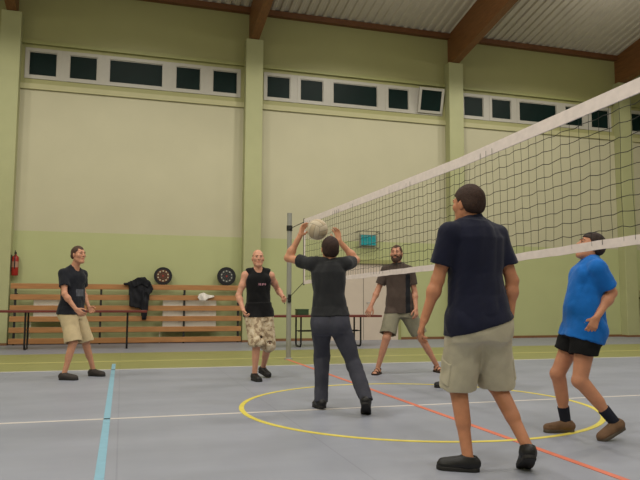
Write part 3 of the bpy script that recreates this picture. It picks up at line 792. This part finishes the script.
    ws2, ds2 = ws.copy(), ds.copy(); ws2[0] = ws[2]; ds2[0] = ds[2]; ws2[1] = max(ws2[1], ws[2]*.98); ds2[1] = max(ds2[1], ds[2]*.98)
    wst, dst = ext_(ws2+g*.6+wadd), ext_(ds2+g*.8+wadd*.9)
    th0 = t.get('hem', -.02)
    tg = g
    # ---- bottom
    b = sp['bottom']; Pn = Field(lo, hi, sp.get('cvox', .0075)); g = b.get('ease', .018); top_t = b.get('waist_t', .26)
    wsb, dsb = ws2+g*.7, ds2+g*.7
    Pn.add(loft(hip-ax*.02, nb, bend, lp, lc, tse, ext_(wsb), ext_(dsb), ext_(fo), -.12, top_t, 2.3), .03)
    ends = {}
    for s, sg in (('L', 1), ('R', -1)):
        K, A = J['K'+s], J['A'+s]; h0 = hp[s]
        Pn.add(ball(hip+lp*sg*.075*bw-fp*.045*k-UP*.02, .092*bw+g*.8), .04)
        q = b['len']
        lw = sp.get('lw', 1.)*bw
        if q <= 1.:
            kd = nrm(K-h0); en = h0+kd*LT*q; r1 = b['r']*k
            Pn.add(cap(h0+UP*.01, en, .092*bw+g, r1, cut=[(en, nrm(kd+UP*-.5))], ext=True), .03); ends[s] = (en, kd, r1)
        elif q < 1.9:
            kd = nrm(A-K); en = K+kd*LS*(q-1); r1 = b['r']*k; rk = b.get('rk', r1*.98)*1.
            Pn.add(cap(h0+UP*.01, K, .092*bw+g, rk), .03); Pn.add(cap(K, en, rk, r1, cut=[(en, nrm(kd+UP*-.6))], ext=True), .025); ends[s] = (en, kd, r1)
        else:
            kd = nrm(A-K); en = A+kd*.025; r1 = b['r']*k
            Pn.add(cap(h0+UP*.01, K, .092*bw+g, .062*lw+g*.8), .03); Pn.add(cap(K, en, .062*lw+g*.8, r1, cut=[(en, nrm(kd+UP*-.6))], ext=True), .025)
            Pn.add(cap(K+kd*.05-fp*.02, K+kd*.25, .05*lw+g*.8, .05*lw+g*.6), .03); ends[s] = (en, kd, r1)
    Pn0 = None
    Pn.noise(folds(sp.get('seed', 1)+3, b.get('fold', .0045), b.get('ff', 36)))
    for s in 'LR':
        en, kd, r1 = ends[s]; Pn.sub(cap(en-kd*.05, en+kd*.06, r1-.018, r1-.011), .006)
    V, Q = Pn.mesh(); bmt = b.get('mat') or mat(b['name'], b['col'], .85, b.get('var', .07), 12, .25, 180, spec=.2)
    bot = child(b['part'], V, Q, [bmt])
    if b.get('pocket'):
        for s, sg in (('L', 1), ('R', -1)):
            h0, K = hp[s], J['K'+s]; kd = nrm(K-h0); c0 = h0+kd*LT*.72; out = nrm(lp*sg-kd*(lp@kd)*sg); fw_ = nrm(np.cross(kd, out))
            PF = Field(c0-.25, c0+.25, .007); rr = .088*bw+g+(b['r']*k-.088*bw-g)*.75
            PF.add(cap(c0-kd*.07, c0+kd*.07, rr+.006, rr+.009, cut=[(c0+kd*.075, kd), (c0-kd*.075, -kd), (c0+fw_*.07, fw_), (c0-fw_*.07, -fw_), (c0+out*.04, -out)], ext=True), .01)
            PF.noise(folds(sp.get('seed', 1)+3, b.get('fold', .0045), b.get('ff', 36)))
            V, Q = PF.mesh(); po = child('cargo_pocket', V, Q, [bmt], par=bot)
    if b.get('waistband'):
        WB = Field(lo, hi, .0075); WB.add(loft(hip-ax*.02, nb, bend, lp, lc, tse, ext_(wsb+.004), ext_(dsb+.004), ext_(fo), top_t-.06, top_t, 2.3), .01)
        V, Q = WB.mesh(); child('waistband', V, Q, [bmt], par=bot)
    g = tg
    T.add(loft(hip-ax*.02, nb, bend, lp, lc, tse, wst, dst, ext_(fo), th0, 1.0, 2.3, t.get('hem_tilt', 0), t.get('hem_lat', 0)), .02)
    for s, sg in (('L', 1), ('R', -1)):
        if t['sleeve'] > 0:
            T.add(cap(nb-ax*.005, sh[s]+ax*.014*k, .050*k+g*.55, .045*bw+g*.7), .04)
            E = J['E'+s]; ud = nrm(E-sh[s]); en = sh[s]+ud*LU*t['sleeve']
            T.add(cap(sh[s], en, .055*bw+g*.75, .048*bw+g*1.0+t.get('sflare', .005), cut=[(en, ud)], ext=True), .03)
            T.add(ell(nb-ax*.14*k+lc*sg*.075*bw+fc*.075*bw, [lc, fc, ax], [.075*bw+g, .035*bw+g, .06*k+g]), .03)
        else:
            T.add(ell(nb-ax*.14*k+lc*sg*.075*bw+fc*.075*bw, [lc, fc, ax], [.075*bw+g, .035*bw+g, .06*k+g]), .03)
            T.add(cap(nb+ax*.0, nb+lc*sg*.13*bw-ax*.03*k, .052*k+g*.4, .048*bw+g*.5), .03)
    T.noise(folds(sp.get('seed', 1), t.get('fold', .0042), t.get('ff', 40)))
    for s, sg in (('L', 1), ('R', -1)):
        if t['sleeve'] > 0:
            E = J['E'+s]; ud = nrm(E-sh[s]); en = sh[s]+ud*LU*t['sleeve']
            T.sub(cap(en-ud*.03, en+ud*.05, .044*bw+g*.35, .046*bw+g*.75), .006)
        else:
            T.sub(ell(sh[s]+lc*sg*.04*bw+ax*.0, [lc, fc, ax], [.068*bw, .13*bw, .10*k]), .01)
    T.sub(loft(hip-ax*.02, nb, bend, lp, lc, tse, wst-.016, dst-.016, ext_(fo), th0-.2, th0+.06, 2.3), .008)
    na = nrm(hp_(0, -.015, -.06)-nb+ax*.02)
    if t.get('collar'): T.sub(cap(nb+fc*.01*k+na*.035*k, nb+na*.11*k, .05*k, .06*k), .008)
    else: T.sub(cap(nb+fc*.045*k-ax*.03*k, nb+na*.11*k, (.052+t.get('neckw', 0))*k, (.068+t.get('neckw', 0))*k), .008)
    if th0 < top_t:
        SL_, PP = T.blk(lo, hi); tt_ = ((PP[0]-hip[0])*ax[0]+(PP[1]-hip[1])*ax[1]+(PP[2]-hip[2])*ax[2]+.02)/ln
        T_cut = ((th0-tt_)*ln+(t.get('hem_tilt', 0)*sum((PP[i]-hip[i])*fc[i] for i in range(3)))+(t.get('hem_lat', 0)*sum((PP[i]-hip[i])*lc[i] for i in range(3))))
        T.D = np.minimum(T.D, np.maximum(np.maximum(Pn.D-.009, T_cut), (tt_-top_t-.04)*ln)).astype(np.float32)
    V, Q = T.mesh(); tm = mat(t['name'], t['col'], .85, t.get('var', .08), 14, .25, 220, spec=.2, sheen=.1); fm = None; ms = [tm]
    if t.get('zones'):
        c = V[Q].mean(1); fm = np.zeros(len(Q), int); rel = c-hip
        tt = rel@ax/ln; u = rel@lc/bw; fr = (c-(hip+tt[:, None]*ax*ln))@fc
        for z in t['zones']:
            ms.append(z['mat']); fm[z['f'](tt, u, fr)] = len(ms)-1
    top = child(t['part'], V, Q, ms, fm)
    if t.get('collar'):
        CF = Field(nb-.2, nb+.2, .0055); r0 = .066*k
        c0 = nb+fc*.002-na*.045*k; c1 = nb+fc*.006+na*.036*k
        CF.add(cap(c0, c1, r0+.017, r0+.006, cut=[(c1, nrm(c1-c0)), (c0, -nrm(c1-c0))], ext=True), .006); CF.sub(cap(c0-na*.06, c1+na*.04, r0-.002, r0-.004), .004)
        CF.sub(cap(nb+fc*.07*k-na*.03, nb+fc*.10*k+na*.07, .008, .028), .004)
        V, Q = CF.mesh(); child('collar', V, Q, [mat(t['name']+' collar', t['collar'], .85, .08, 14, .2, 200, spec=.2)], par=top)
    # ---- feet
    for s in 'LR':
        fl = foot_frame(J, s); shoe(sp, body, fl, J, s, k, G, child)
    return body, J

def foot_frame(J, s):
    fd, p = J['fd'+s], J['pt'+s]; A = J['A'+s]; h = J.get('ah', .088)
    z = UP; pr = math.radians(p); fx_ = fd*math.cos(pr)-z*math.sin(pr); uz = z*math.cos(pr)+fd*math.sin(pr); sd = np.cross(uz, fx_)
    def fl(x, y, zz): return A+fx_*x+sd*y+uz*(zz-h)
    return fl
def shoe(sp, body, fl, J, s, k, G, child):
    f = sp['foot']; x_, y_, z_ = [fl(*q)-fl(0, 0, 0) for q in ((1, 0, 0), (0, 1, 0), (0, 0, 1))]
    c = fl(.06, 0, .05); O = fl(0, 0, 0)
    def local(X, Y, Z):
        d = (X-O[0], Y-O[1], Z-O[2]); return [d[0]*q[0]+d[1]*q[1]+d[2]*q[2] for q in (x_, y_, z_)]
    iny = 1 if s == 'R' else -1     # +y is the person's left, so the inner side of a right foot
    def outline(lx, ly, grow=0.):
        # stadium with widening ball and slight inner curve
        cy = .008*iny*np.clip((lx-.02)/.15, 0, 1); w = np.interp(lx, [-.08, -.05, .02, .1, .15, .2], [.03, .034, .036, .045, .045, .034])*k+grow
        t = np.clip(lx, -.035*k, .155*k); return np.sqrt((lx-t)**2+(ly-cy)**2)-w
    def slab(z0, z1, grow=0.):
        def fn(X, Y, Z):
            lx, ly, lz = local(X, Y, Z); return np.maximum(outline(lx, ly, grow), np.maximum(z0-lz, lz-z1)).astype(np.float32)
        return fn, c-.19, c+.19
    SF = Field(c-.2, c+.2, .0058)
    if f['kind'] == 'shoe':
        SF.add(cap(fl(-.04, 0, .05), fl(.0, 0, .058), .042*k, .045*k), .02); SF.add(cap(fl(.0, 0, .055), fl(.155, .004*iny, .036), .046*k, .037*k, flat=(y_, 1.12)), .025)
        SF.add(slab(.02, .04), .012)
        SF.add(cap(fl(-.012, 0, .07), fl(-.008, 0, .098), .046*k, .046*k, cut=[(fl(0, 0, .094), z_)]), .012)
        def below(X, Y, Z): lx, ly, lz = local(X, Y, Z); return (lz-.022).astype(np.float32)
        SF.sub((below, c-.2, c+.2), .003)
        SF.sub(cap(fl(-.01, 0, .088), fl(-.008, 0, .13), .034*k, .036*k), .006)
        V, Q = SF.mesh(); sh_ = child('shoe', V, Q, [f['mat']])
        ZF = Field(c-.2, c+.2, .0058); ZF.add(slab(.0, .027, .006), .006); V, Q = ZF.mesh(); child('sole', V, Q, [f.get('sole', m_sole_dk)], par=sh_)
        mb = MB()
        for q in range(4):
            x = .035+.024*q; zt = .097-.0115*q-(.0 if q else .002)
            mb.tube([fl(x-.004, -.026, zt-.012)-G, fl(x, -.012, zt)-G, fl(x, .012, zt)-G, fl(x+.004, .026, zt-.012)-G], .0035, 6)
        lo_ = mb.build('laces', f.get('lace', f['mat']), sh_)
    else:
        SF.add(slab(.0, .026, .008), .006); V, Q = SF.mesh(); sh_ = child('sandal', V, Q, [f['mat']])
        for (x, zt, w, nm) in ((.125, .052, .047, 'toe_strap'), (.055, .082, .045, 'instep_strap')):
            mb = MB(); vs = []; fs = []; n = 14
            for i in range(n+1):
                a = math.pi*i/n
                for dx in (-.016, .016):
                    for r in (1., .9): vs.append(fl(x+dx, w*r*math.cos(a), .012+(zt-.006)*r*math.sin(a)**.8)-G)
            for i in range(n):
                o = 4*i
                for a, b in ((0, 2), (2, 3), (3, 1), (1, 0)): fs.append((o+a, o+b, o+4+b, o+4+a))
            mb.add(vs, fs).build(nm, f['mat'], sh_)
        mb = MB(); vs = []; fs = []; n = 16
        for i in range(n+1):
            a = math.pi*.5+math.pi*i/n
            for dz in (-.012, .012):
                for r in (1., .92): vs.append(fl(-.0+.052*r*math.cos(a)-.012, .043*r*math.sin(a), .072+dz)-G)
        for i in range(n):
            o = 4*i
            for a, b in ((0, 2), (2, 3), (3, 1), (1, 0)): fs.append((o+a, o+b, o+4+b, o+4+a))
        mb.add(vs, fs).build('heel_strap', f['mat'], sh_)
    if f.get('sock'):
        K, A = J['K'+s], J['A'+s]; d = nrm(K-A); KF = Field(A-.25, A+.25, .006); e = A+d*f['sock']
        KF.add(cap(A-d*.02, e, .043*k, .050*k, cut=[(e, d)], ext=True), .01); KF.sub(cap(e-d*.02, e+d*.04, .038*k, .041*k), .003); V, Q = KF.mesh(); child('sock', V, Q, [f['sockm']])
# ================================================================ the players
def near(p0, p1, a, b): return (p0 < a) & (a < p1)
m_print = mat('grey shirt print', (84, 86, 94), .8, .3, 30); m_pink = mat('pink shirt print', (176, 128, 142), .8, .3, 40); m_stripe = mat('dark shirt panel', (22, 24, 30), .85)
def camo():
    m = bpy.data.materials.new('sand camouflage cloth'); m.use_nodes = True; nt = m.node_tree; b = nt.nodes['Principled BSDF']; b.inputs['Roughness'].default_value = .85; b.inputs['Specular IOR Level'].default_value = .2
    tc = nt.nodes.new('ShaderNodeTexCoord'); n = nt.nodes.new('ShaderNodeTexNoise'); n.inputs['Scale'].default_value = 16; n.inputs['Detail'].default_value = 2
    r = nt.nodes.new('ShaderNodeValToRGB'); r.color_ramp.interpolation = 'CONSTANT'; e = r.color_ramp.elements
    e[0].position = 0; e[0].color = (*lin((150, 130, 106)), 1); e[1].position = .44; e[1].color = (*lin((194, 176, 148)), 1); q = e.new(.58); q.color = (*lin((210, 196, 172)), 1)
    nt.links.new(tc.outputs['Object'], n.inputs[0]); nt.links.new(n.outputs['Fac'], r.inputs[0]); nt.links.new(r.outputs[0], b.inputs['Base Color']); return m
m_shoe_bk = mat('black shoe leather', (24, 23, 25), .5, .15, 20, .1, 80); m_shoe_br = mat('brown shoe suede', (112, 84, 62), .8, .15, 20, .2, 90); m_shoe_dg = mat('dark grey shoe', (56, 50, 48), .7, .15, 20, .1, 80)
m_sand = mat('dark sandal leather', (50, 34, 28), .6)
PEOPLE = []
PEOPLE.append(dict(id='a', H=1.80, bw=.94, seed=11, ground=(81, 378), hip=(71.5, 312), neck=(73.5, 268.5), neck_dz=0, head=(78.5, 255), head_dz=-.03, face_p=75, face_c=62, face_h=62, tilt=4,
    armR=((64.5, 294), -1, (76, 309.5), -1), armL=((83, 292), 1, (88.5, 307), -1), handR=dict(thumb=RH, bend=RH*.4), handL=dict(thumb=RH, bend=RH*.3),
    feet=dict(R=((64, 380), 82, 0., 0), L=((93, 376), 75, 0., 0)), skin=(196, 142, 114), hair=(72, 50, 38), hairstyle=dict(thick=.004, front=.07, recede=.012, nape=-.05),
    top=dict(part='t_shirt', name='black t-shirt cloth', col=(28, 30, 38), sleeve=.62, hem=-.02, ease=.018, waist=.03, flare=.03, zones=[dict(mat=m_print, f=lambda t, u, f: (t > .36) & (t < .52) & (np.abs(u-.02) < .075) & (f > .04))]),
    bottom=dict(part='shorts', name='beige shorts cloth', col=(196, 178, 142), len=1.0, r=.112, ease=.024),
    foot=dict(kind='shoe', mat=m_shoe_dg), label='man in black t-shirt and beige shorts walking by the blue line'))
PEOPLE.append(dict(id='b', H=1.78, bw=1.0, seed=21, ground=(257, 379), hip=(258.5, 314), neck=(258, 270), head=(258, 258.5), head_dz=-.03, face_p=25, face_c=12, face_h=14, tilt=4,
    armR=((238.5, 295.5), -1, (243.5, 310.5), -1), armL=((278, 290), 1, (283.5, 298), -1), handR=dict(thumb=-DH, curl=(.7, .8, .6)), handL=dict(thumb=UP, curl=(.9, .9, .7), bend=UP*.1),
    feet=dict(R=((254.5, 380.5), 25, 0., 0), L=((263, 377), 40, .045, 12)), skin=(204, 150, 124), hair=(128, 96, 78), beard=None,
    hairstyle=dict(thick=-.0005, front=.05, nape=-.055, bald=.045, burn=1),
    top=dict(part='tank_top', name='black tank top cloth', col=(18, 18, 20), sleeve=0, hem=-.03, ease=.012, waist=.010, flare=.010, zones=[dict(mat=m_pink, f=lambda t, u, f: (t > .645) & (t < .69) & (u > -.02) & (u < .09) & (f > .05) & (np.sin(u*260) > -.4))]),
    bottom=dict(part='shorts', name='camo', mat=camo(), len=1.04, r=.108, ease=.024),
    foot=dict(kind='shoe', mat=m_shoe_bk), label='bald man in black tank top and sand camouflage shorts beside the net post'))
BALLC = at_depth(317.5, 229.5, float(floor_at(343, 413)@DH)+.12)
PEOPLE.append(dict(id='c', H=1.77, bw=.97, seed=31, ground=(343, 412), hip=(330, 323), neck=(328.5, 262.5), neck_dz=.0, head=(330, 249), head_dz=.0, face_p=178, face_c=183, face_h=190, tilt=24,
    armL=((288, 258), 1, (301, 234), 1), armR=((356, 260), 1, (336.5, 238), 1),
    handL=dict(grip=BALLC, up=UP*1.+DH*.5, curl=(.25, .3, .25), spread=6), handR=dict(grip=BALLC, up=UP*1.+DH*.5, curl=(.25, .3, .25), spread=6),
    sh_off_L=UP*.065, sh_off_R=UP*.065,
    feet=dict(L=((321, 409), 200, 0., 4), R=((366, 416), 172, .0, 32)), skin=(200, 144, 112), hair=(52, 34, 28), hairstyle=dict(thick=.009, front=.065, nape=-.055),
    top=dict(part='t_shirt', name='charcoal t-shirt cloth', col=(44, 45, 48), sleeve=.55, hem=.15, ease=.014, waist=.014, flare=.016),
    bottom=dict(part='trousers', name='dark grey trouser cloth', col=(68, 69, 80), len=2., r=.062, ease=.017),
    foot=dict(kind='shoe', mat=m_shoe_bk), label='man in charcoal t-shirt and dark trousers hitting the ball overhead'))
PEOPLE.append(dict(id='d', H=1.94, bw=.96, seed=41, ground=(408, 373), hip=(400, 310.5), neck=(397.5, 265), head=(396.5, 254), head_dz=-.02, face_p=-5, face_c=-8, face_h=-18, tilt=6,
    armR=((377.5, 291), -1, (371, 306), -1), armL=((414, 293), -1, (416, 309), -1), handR=dict(thumb=RH, spread=6, curl=(.2, .25, .2)), handL=dict(thumb=-RH-DH, curl=(.5, .5, .4)),
    feet=dict(R=((378, 374), -25, 0., 0), L=((437, 372), 20, 0., 0)), skin=(192, 138, 112), hair=(82, 56, 42), beard=.0025, beardc=(70, 46, 36),
    hairstyle=dict(thick=.004, front=.075, recede=.02, nape=-.05),
    top=dict(part='polo_shirt', name='brown grey polo cloth', col=(78, 66, 60), collar=(48, 40, 38), sleeve=.68, hem=-.02, ease=.018, waist=.03, flare=.03, zones=[dict(mat=m_stripe, f=lambda t, u, f: (u > .085) & (u < .15) & (t < .78) & (f > -.02))]),
    bottom=dict(part='shorts', name='grey green shorts cloth', col=(134, 130, 112), len=.86, r=.11, ease=.024),
    foot=dict(kind='sandal', mat=m_sand), label='bearded man in brown polo shirt and sandals standing wide behind the net'))
PEOPLE.append(dict(id='e', H=1.84, bw=1.0, seed=51, vox=.0056, cvox=.0068, ground=(492, 472), hip=(479, 324), neck=(473.5, 223), neck_dz=.02, head=(468, 205), head_dz=.04, face_p=-168, face_c=-158, face_h=-143, tilt=2,
    armL=((436, 286), 1, (423.5, 322), 1), armR=((514, 286), 1, (509, 322), 1), handL=dict(thumb=DH, curl=(.45, .5, .4)), handR=dict(thumb=DH-RH, curl=(.5, .5, .4)),
    feet=dict(L=((468, 471), -105, 0., 0), R=((528, 473), 172, .0, 28)), skin=(190, 130, 98), hair=(54, 34, 26), hairstyle=dict(thick=.008, front=.06, nape=-.06),
    top=dict(part='polo_shirt', name='navy polo cloth', col=(22, 25, 46), collar=(17, 20, 38), sleeve=.66, hem=.005, hem_lat=-.26, ease=.02, waist=.022, flare=.024),
    bottom=dict(part='shorts', name='khaki shorts cloth', col=(192, 184, 162), len=.99, r=.114, ease=.026, pocket=True, waistband=True),
    foot=dict(kind='shoe', mat=m_shoe_bk), label='man in navy polo shirt and khaki cargo shorts seen from behind'))
PEOPLE.append(dict(id='f', H=1.72, bw=1.04, seed=61, ground=(588, 437), hip=(583, 328), neck=(591.5, 260.5), neck_dz=0, head=(590.5, 247), head_dz=0, face_p=-88, face_c=-95, face_h=-92, tilt=22, belly=.010, bend=.0,
    armL=((606, 293), 1, (591, 318), -1), armR=((590, 292), 1, (577, 318), 1), handL=dict(thumb=-RH, curl=(.5, .5, .4), bend=-UP*.3), handR=dict(thumb=-RH),
    feet=dict(R=((566, 432), -88, 0., 0), L=((615, 440), -72, .035, 22)), skin=(194, 136, 106), hair=(46, 32, 28), hairstyle=dict(thick=.009, front=.06, nape=-.06), lw=1.02,
    top=dict(part='t_shirt', name='blue t-shirt cloth', col=(22, 106, 192), collar=(70, 150, 215), sleeve=.6, hem=-.135, ease=.018, waist=.03, flare=.024, hem_tilt=.12),
    bottom=dict(part='shorts', name='black shorts cloth', col=(18, 18, 20), len=.50, r=.115, ease=.02),
    foot=dict(kind='shoe', mat=m_shoe_br, sole=mat('grey brown sole', (86, 76, 66), .7), lace=mat('pale lace', (150, 128, 104), .8), sock=.13, sockm=mat('navy sock knit', (26, 28, 44), .9)), label='man in bright blue t-shirt and black shorts looking up past the net'))
PEOPLE.append(dict(id='g', H=1.70, bw=.92, seed=71, ground=(458, 388), hip=(475, 318), neck=(474, 269), head=(470, 255), head_dz=0, face_p=-80, face_c=-80, face_h=-80, tilt=2,
    armL=((477, 287), -1, (472, 304), -1), armR=((475, 287), 1, (472, 304), 1),
    feet=dict(R=((449, 387.5), -88, 0., 0), L=((505, 387), 0, 0., 0)), skin=(196, 142, 114), hair=(60, 42, 34), hairstyle=dict(thick=.008, front=.062, nape=-.055),
    top=dict(part='t_shirt', name='dark t-shirt cloth', col=(46, 46, 50), sleeve=.6, hem=-.02, ease=.016, waist=.024, flare=.024),
    bottom=dict(part='shorts', name='dark shorts cloth', col=(60, 60, 62), len=.95, r=.1, ease=.02),
    foot=dict(kind='shoe', mat=m_shoe_bk), label='person almost hidden behind the khaki shorts, one dark shoe tip showing'))
import time as _t
for sp in PEOPLE:
    t0 = _t.time(); person(sp); print('PERSON', sp['id'], round(_t.time()-t0, 1), {a: (tuple(int(v) for v in b) if isinstance(b, tuple) else round(float(b), 2)) for a, b in sp['_r'].items()})

# the ball
def volleyball(c, r=.105):
    c = np.asarray(c, float)
    bo = empty('volleyball', c-UP*r, 'off white volleyball between the raised hands of the hitting man', 'ball')
    ms = [mat('off white ball leather', (196, 182, 158), .55, .05, 20), mat('cream ball panel', (184, 166, 138), .55, .05, 20)]
    axes = [(0, 1, 2), (1, 2, 0), (2, 0, 1)]; n = 8
    rot = Matrix.Rotation(.5, 3, 'X') @ Matrix.Rotation(.7, 3, 'Z')
    for a, b, d in axes:
        for sg in (1, -1):
            for st in range(3):
                vs = []; fs = []
                u0 = -1+2*st/3+.02; u1 = -1+2*(st+1)/3-.02
                for i in range(n+1):
                    for j in range(n*2+1):
                        p = [0, 0, 0]; p[a] = sg; u = u0+(u1-u0)*i/n; v = -.985+1.97*j/(2*n)
                        p[b] = math.tan(u*math.pi/4); p[d] = math.tan(v*math.pi/4); q = rot @ Vector(p).normalized()
                        e = min(i, n-i, j, 2*n-j); rr = r*(1 if e > 0 else .984); vs.append(tuple(q*rr+Vector((0, 0, r))))
                w = 2*n+1
                for i in range(n):
                    for j in range(2*n): fs.append((i*w+j, i*w+j+1, (i+1)*w+j+1, (i+1)*w+j))
                MB().add(vs, fs).build('panel', ms[st % 2], bo, smooth=True)
    MB().lathe([(r*.98*math.sin(t), r-r*.98*math.cos(t)) for t in np.linspace(0, math.pi, 17)], n=24).build('bladder', mat('ball seam', (120, 110, 96), .7), bo, smooth=True)
    return bo
volleyball(BALLC)
# ================================================================ light: downlights under the roof, plus added fill points
LAMPS = []
def lamp(x, y, e, size=150, blend=.18, r=.22):
    d = bpy.data.lights.new('hall_lamp', 'SPOT'); d.energy = e; d.color = (1., .95, .85); d.spot_size = math.radians(size); d.spot_blend = blend; d.shadow_soft_size = r
    o = bpy.data.objects.new('hall_lamp', d); COL.objects.link(o); o.location = (x, y, zroof(y)-.9)
for y, k, qs in ((13.4, .45, (.9, .8, 1.5, 1.5)), (8., 1.1, (1.25, 1.05, .8, 1.)), (2., 1.15, (1.4, 1.1, .7, .8)), (-4., .9, (1.4, 1.1, .7, .8))):
    for x, q in zip((-6., .2, 6.3, 12.4), qs):
        lamp(x, y, 540*k*q)
        d = bpy.data.lights.new('ceiling_fill', 'POINT'); d.energy = 36*q; d.color = (1., .95, .85); d.shadow_soft_size = .3   # added fill without a fixture, brightens ceiling and upper wall
        o = bpy.data.objects.new('ceiling_fill', d); COL.objects.link(o); o.location = (x, y, zroof(y)-1.5)
w = bpy.data.worlds.new('world'); S.world = w; w.use_nodes = True
w.node_tree.nodes['Background'].inputs[0].default_value = (.01, .012, .02, 1); w.node_tree.nodes['Background'].inputs[1].default_value = .2
S.view_settings.view_transform = 'Standard'; S.view_settings.look = 'None'; S.view_settings.gamma = 1; S.view_settings.use_curve_mapping = False
S.view_settings.exposure = 0.
S.cycles.use_denoising = True
S.cycles.max_bounces = 8; S.cycles.diffuse_bounces = 4
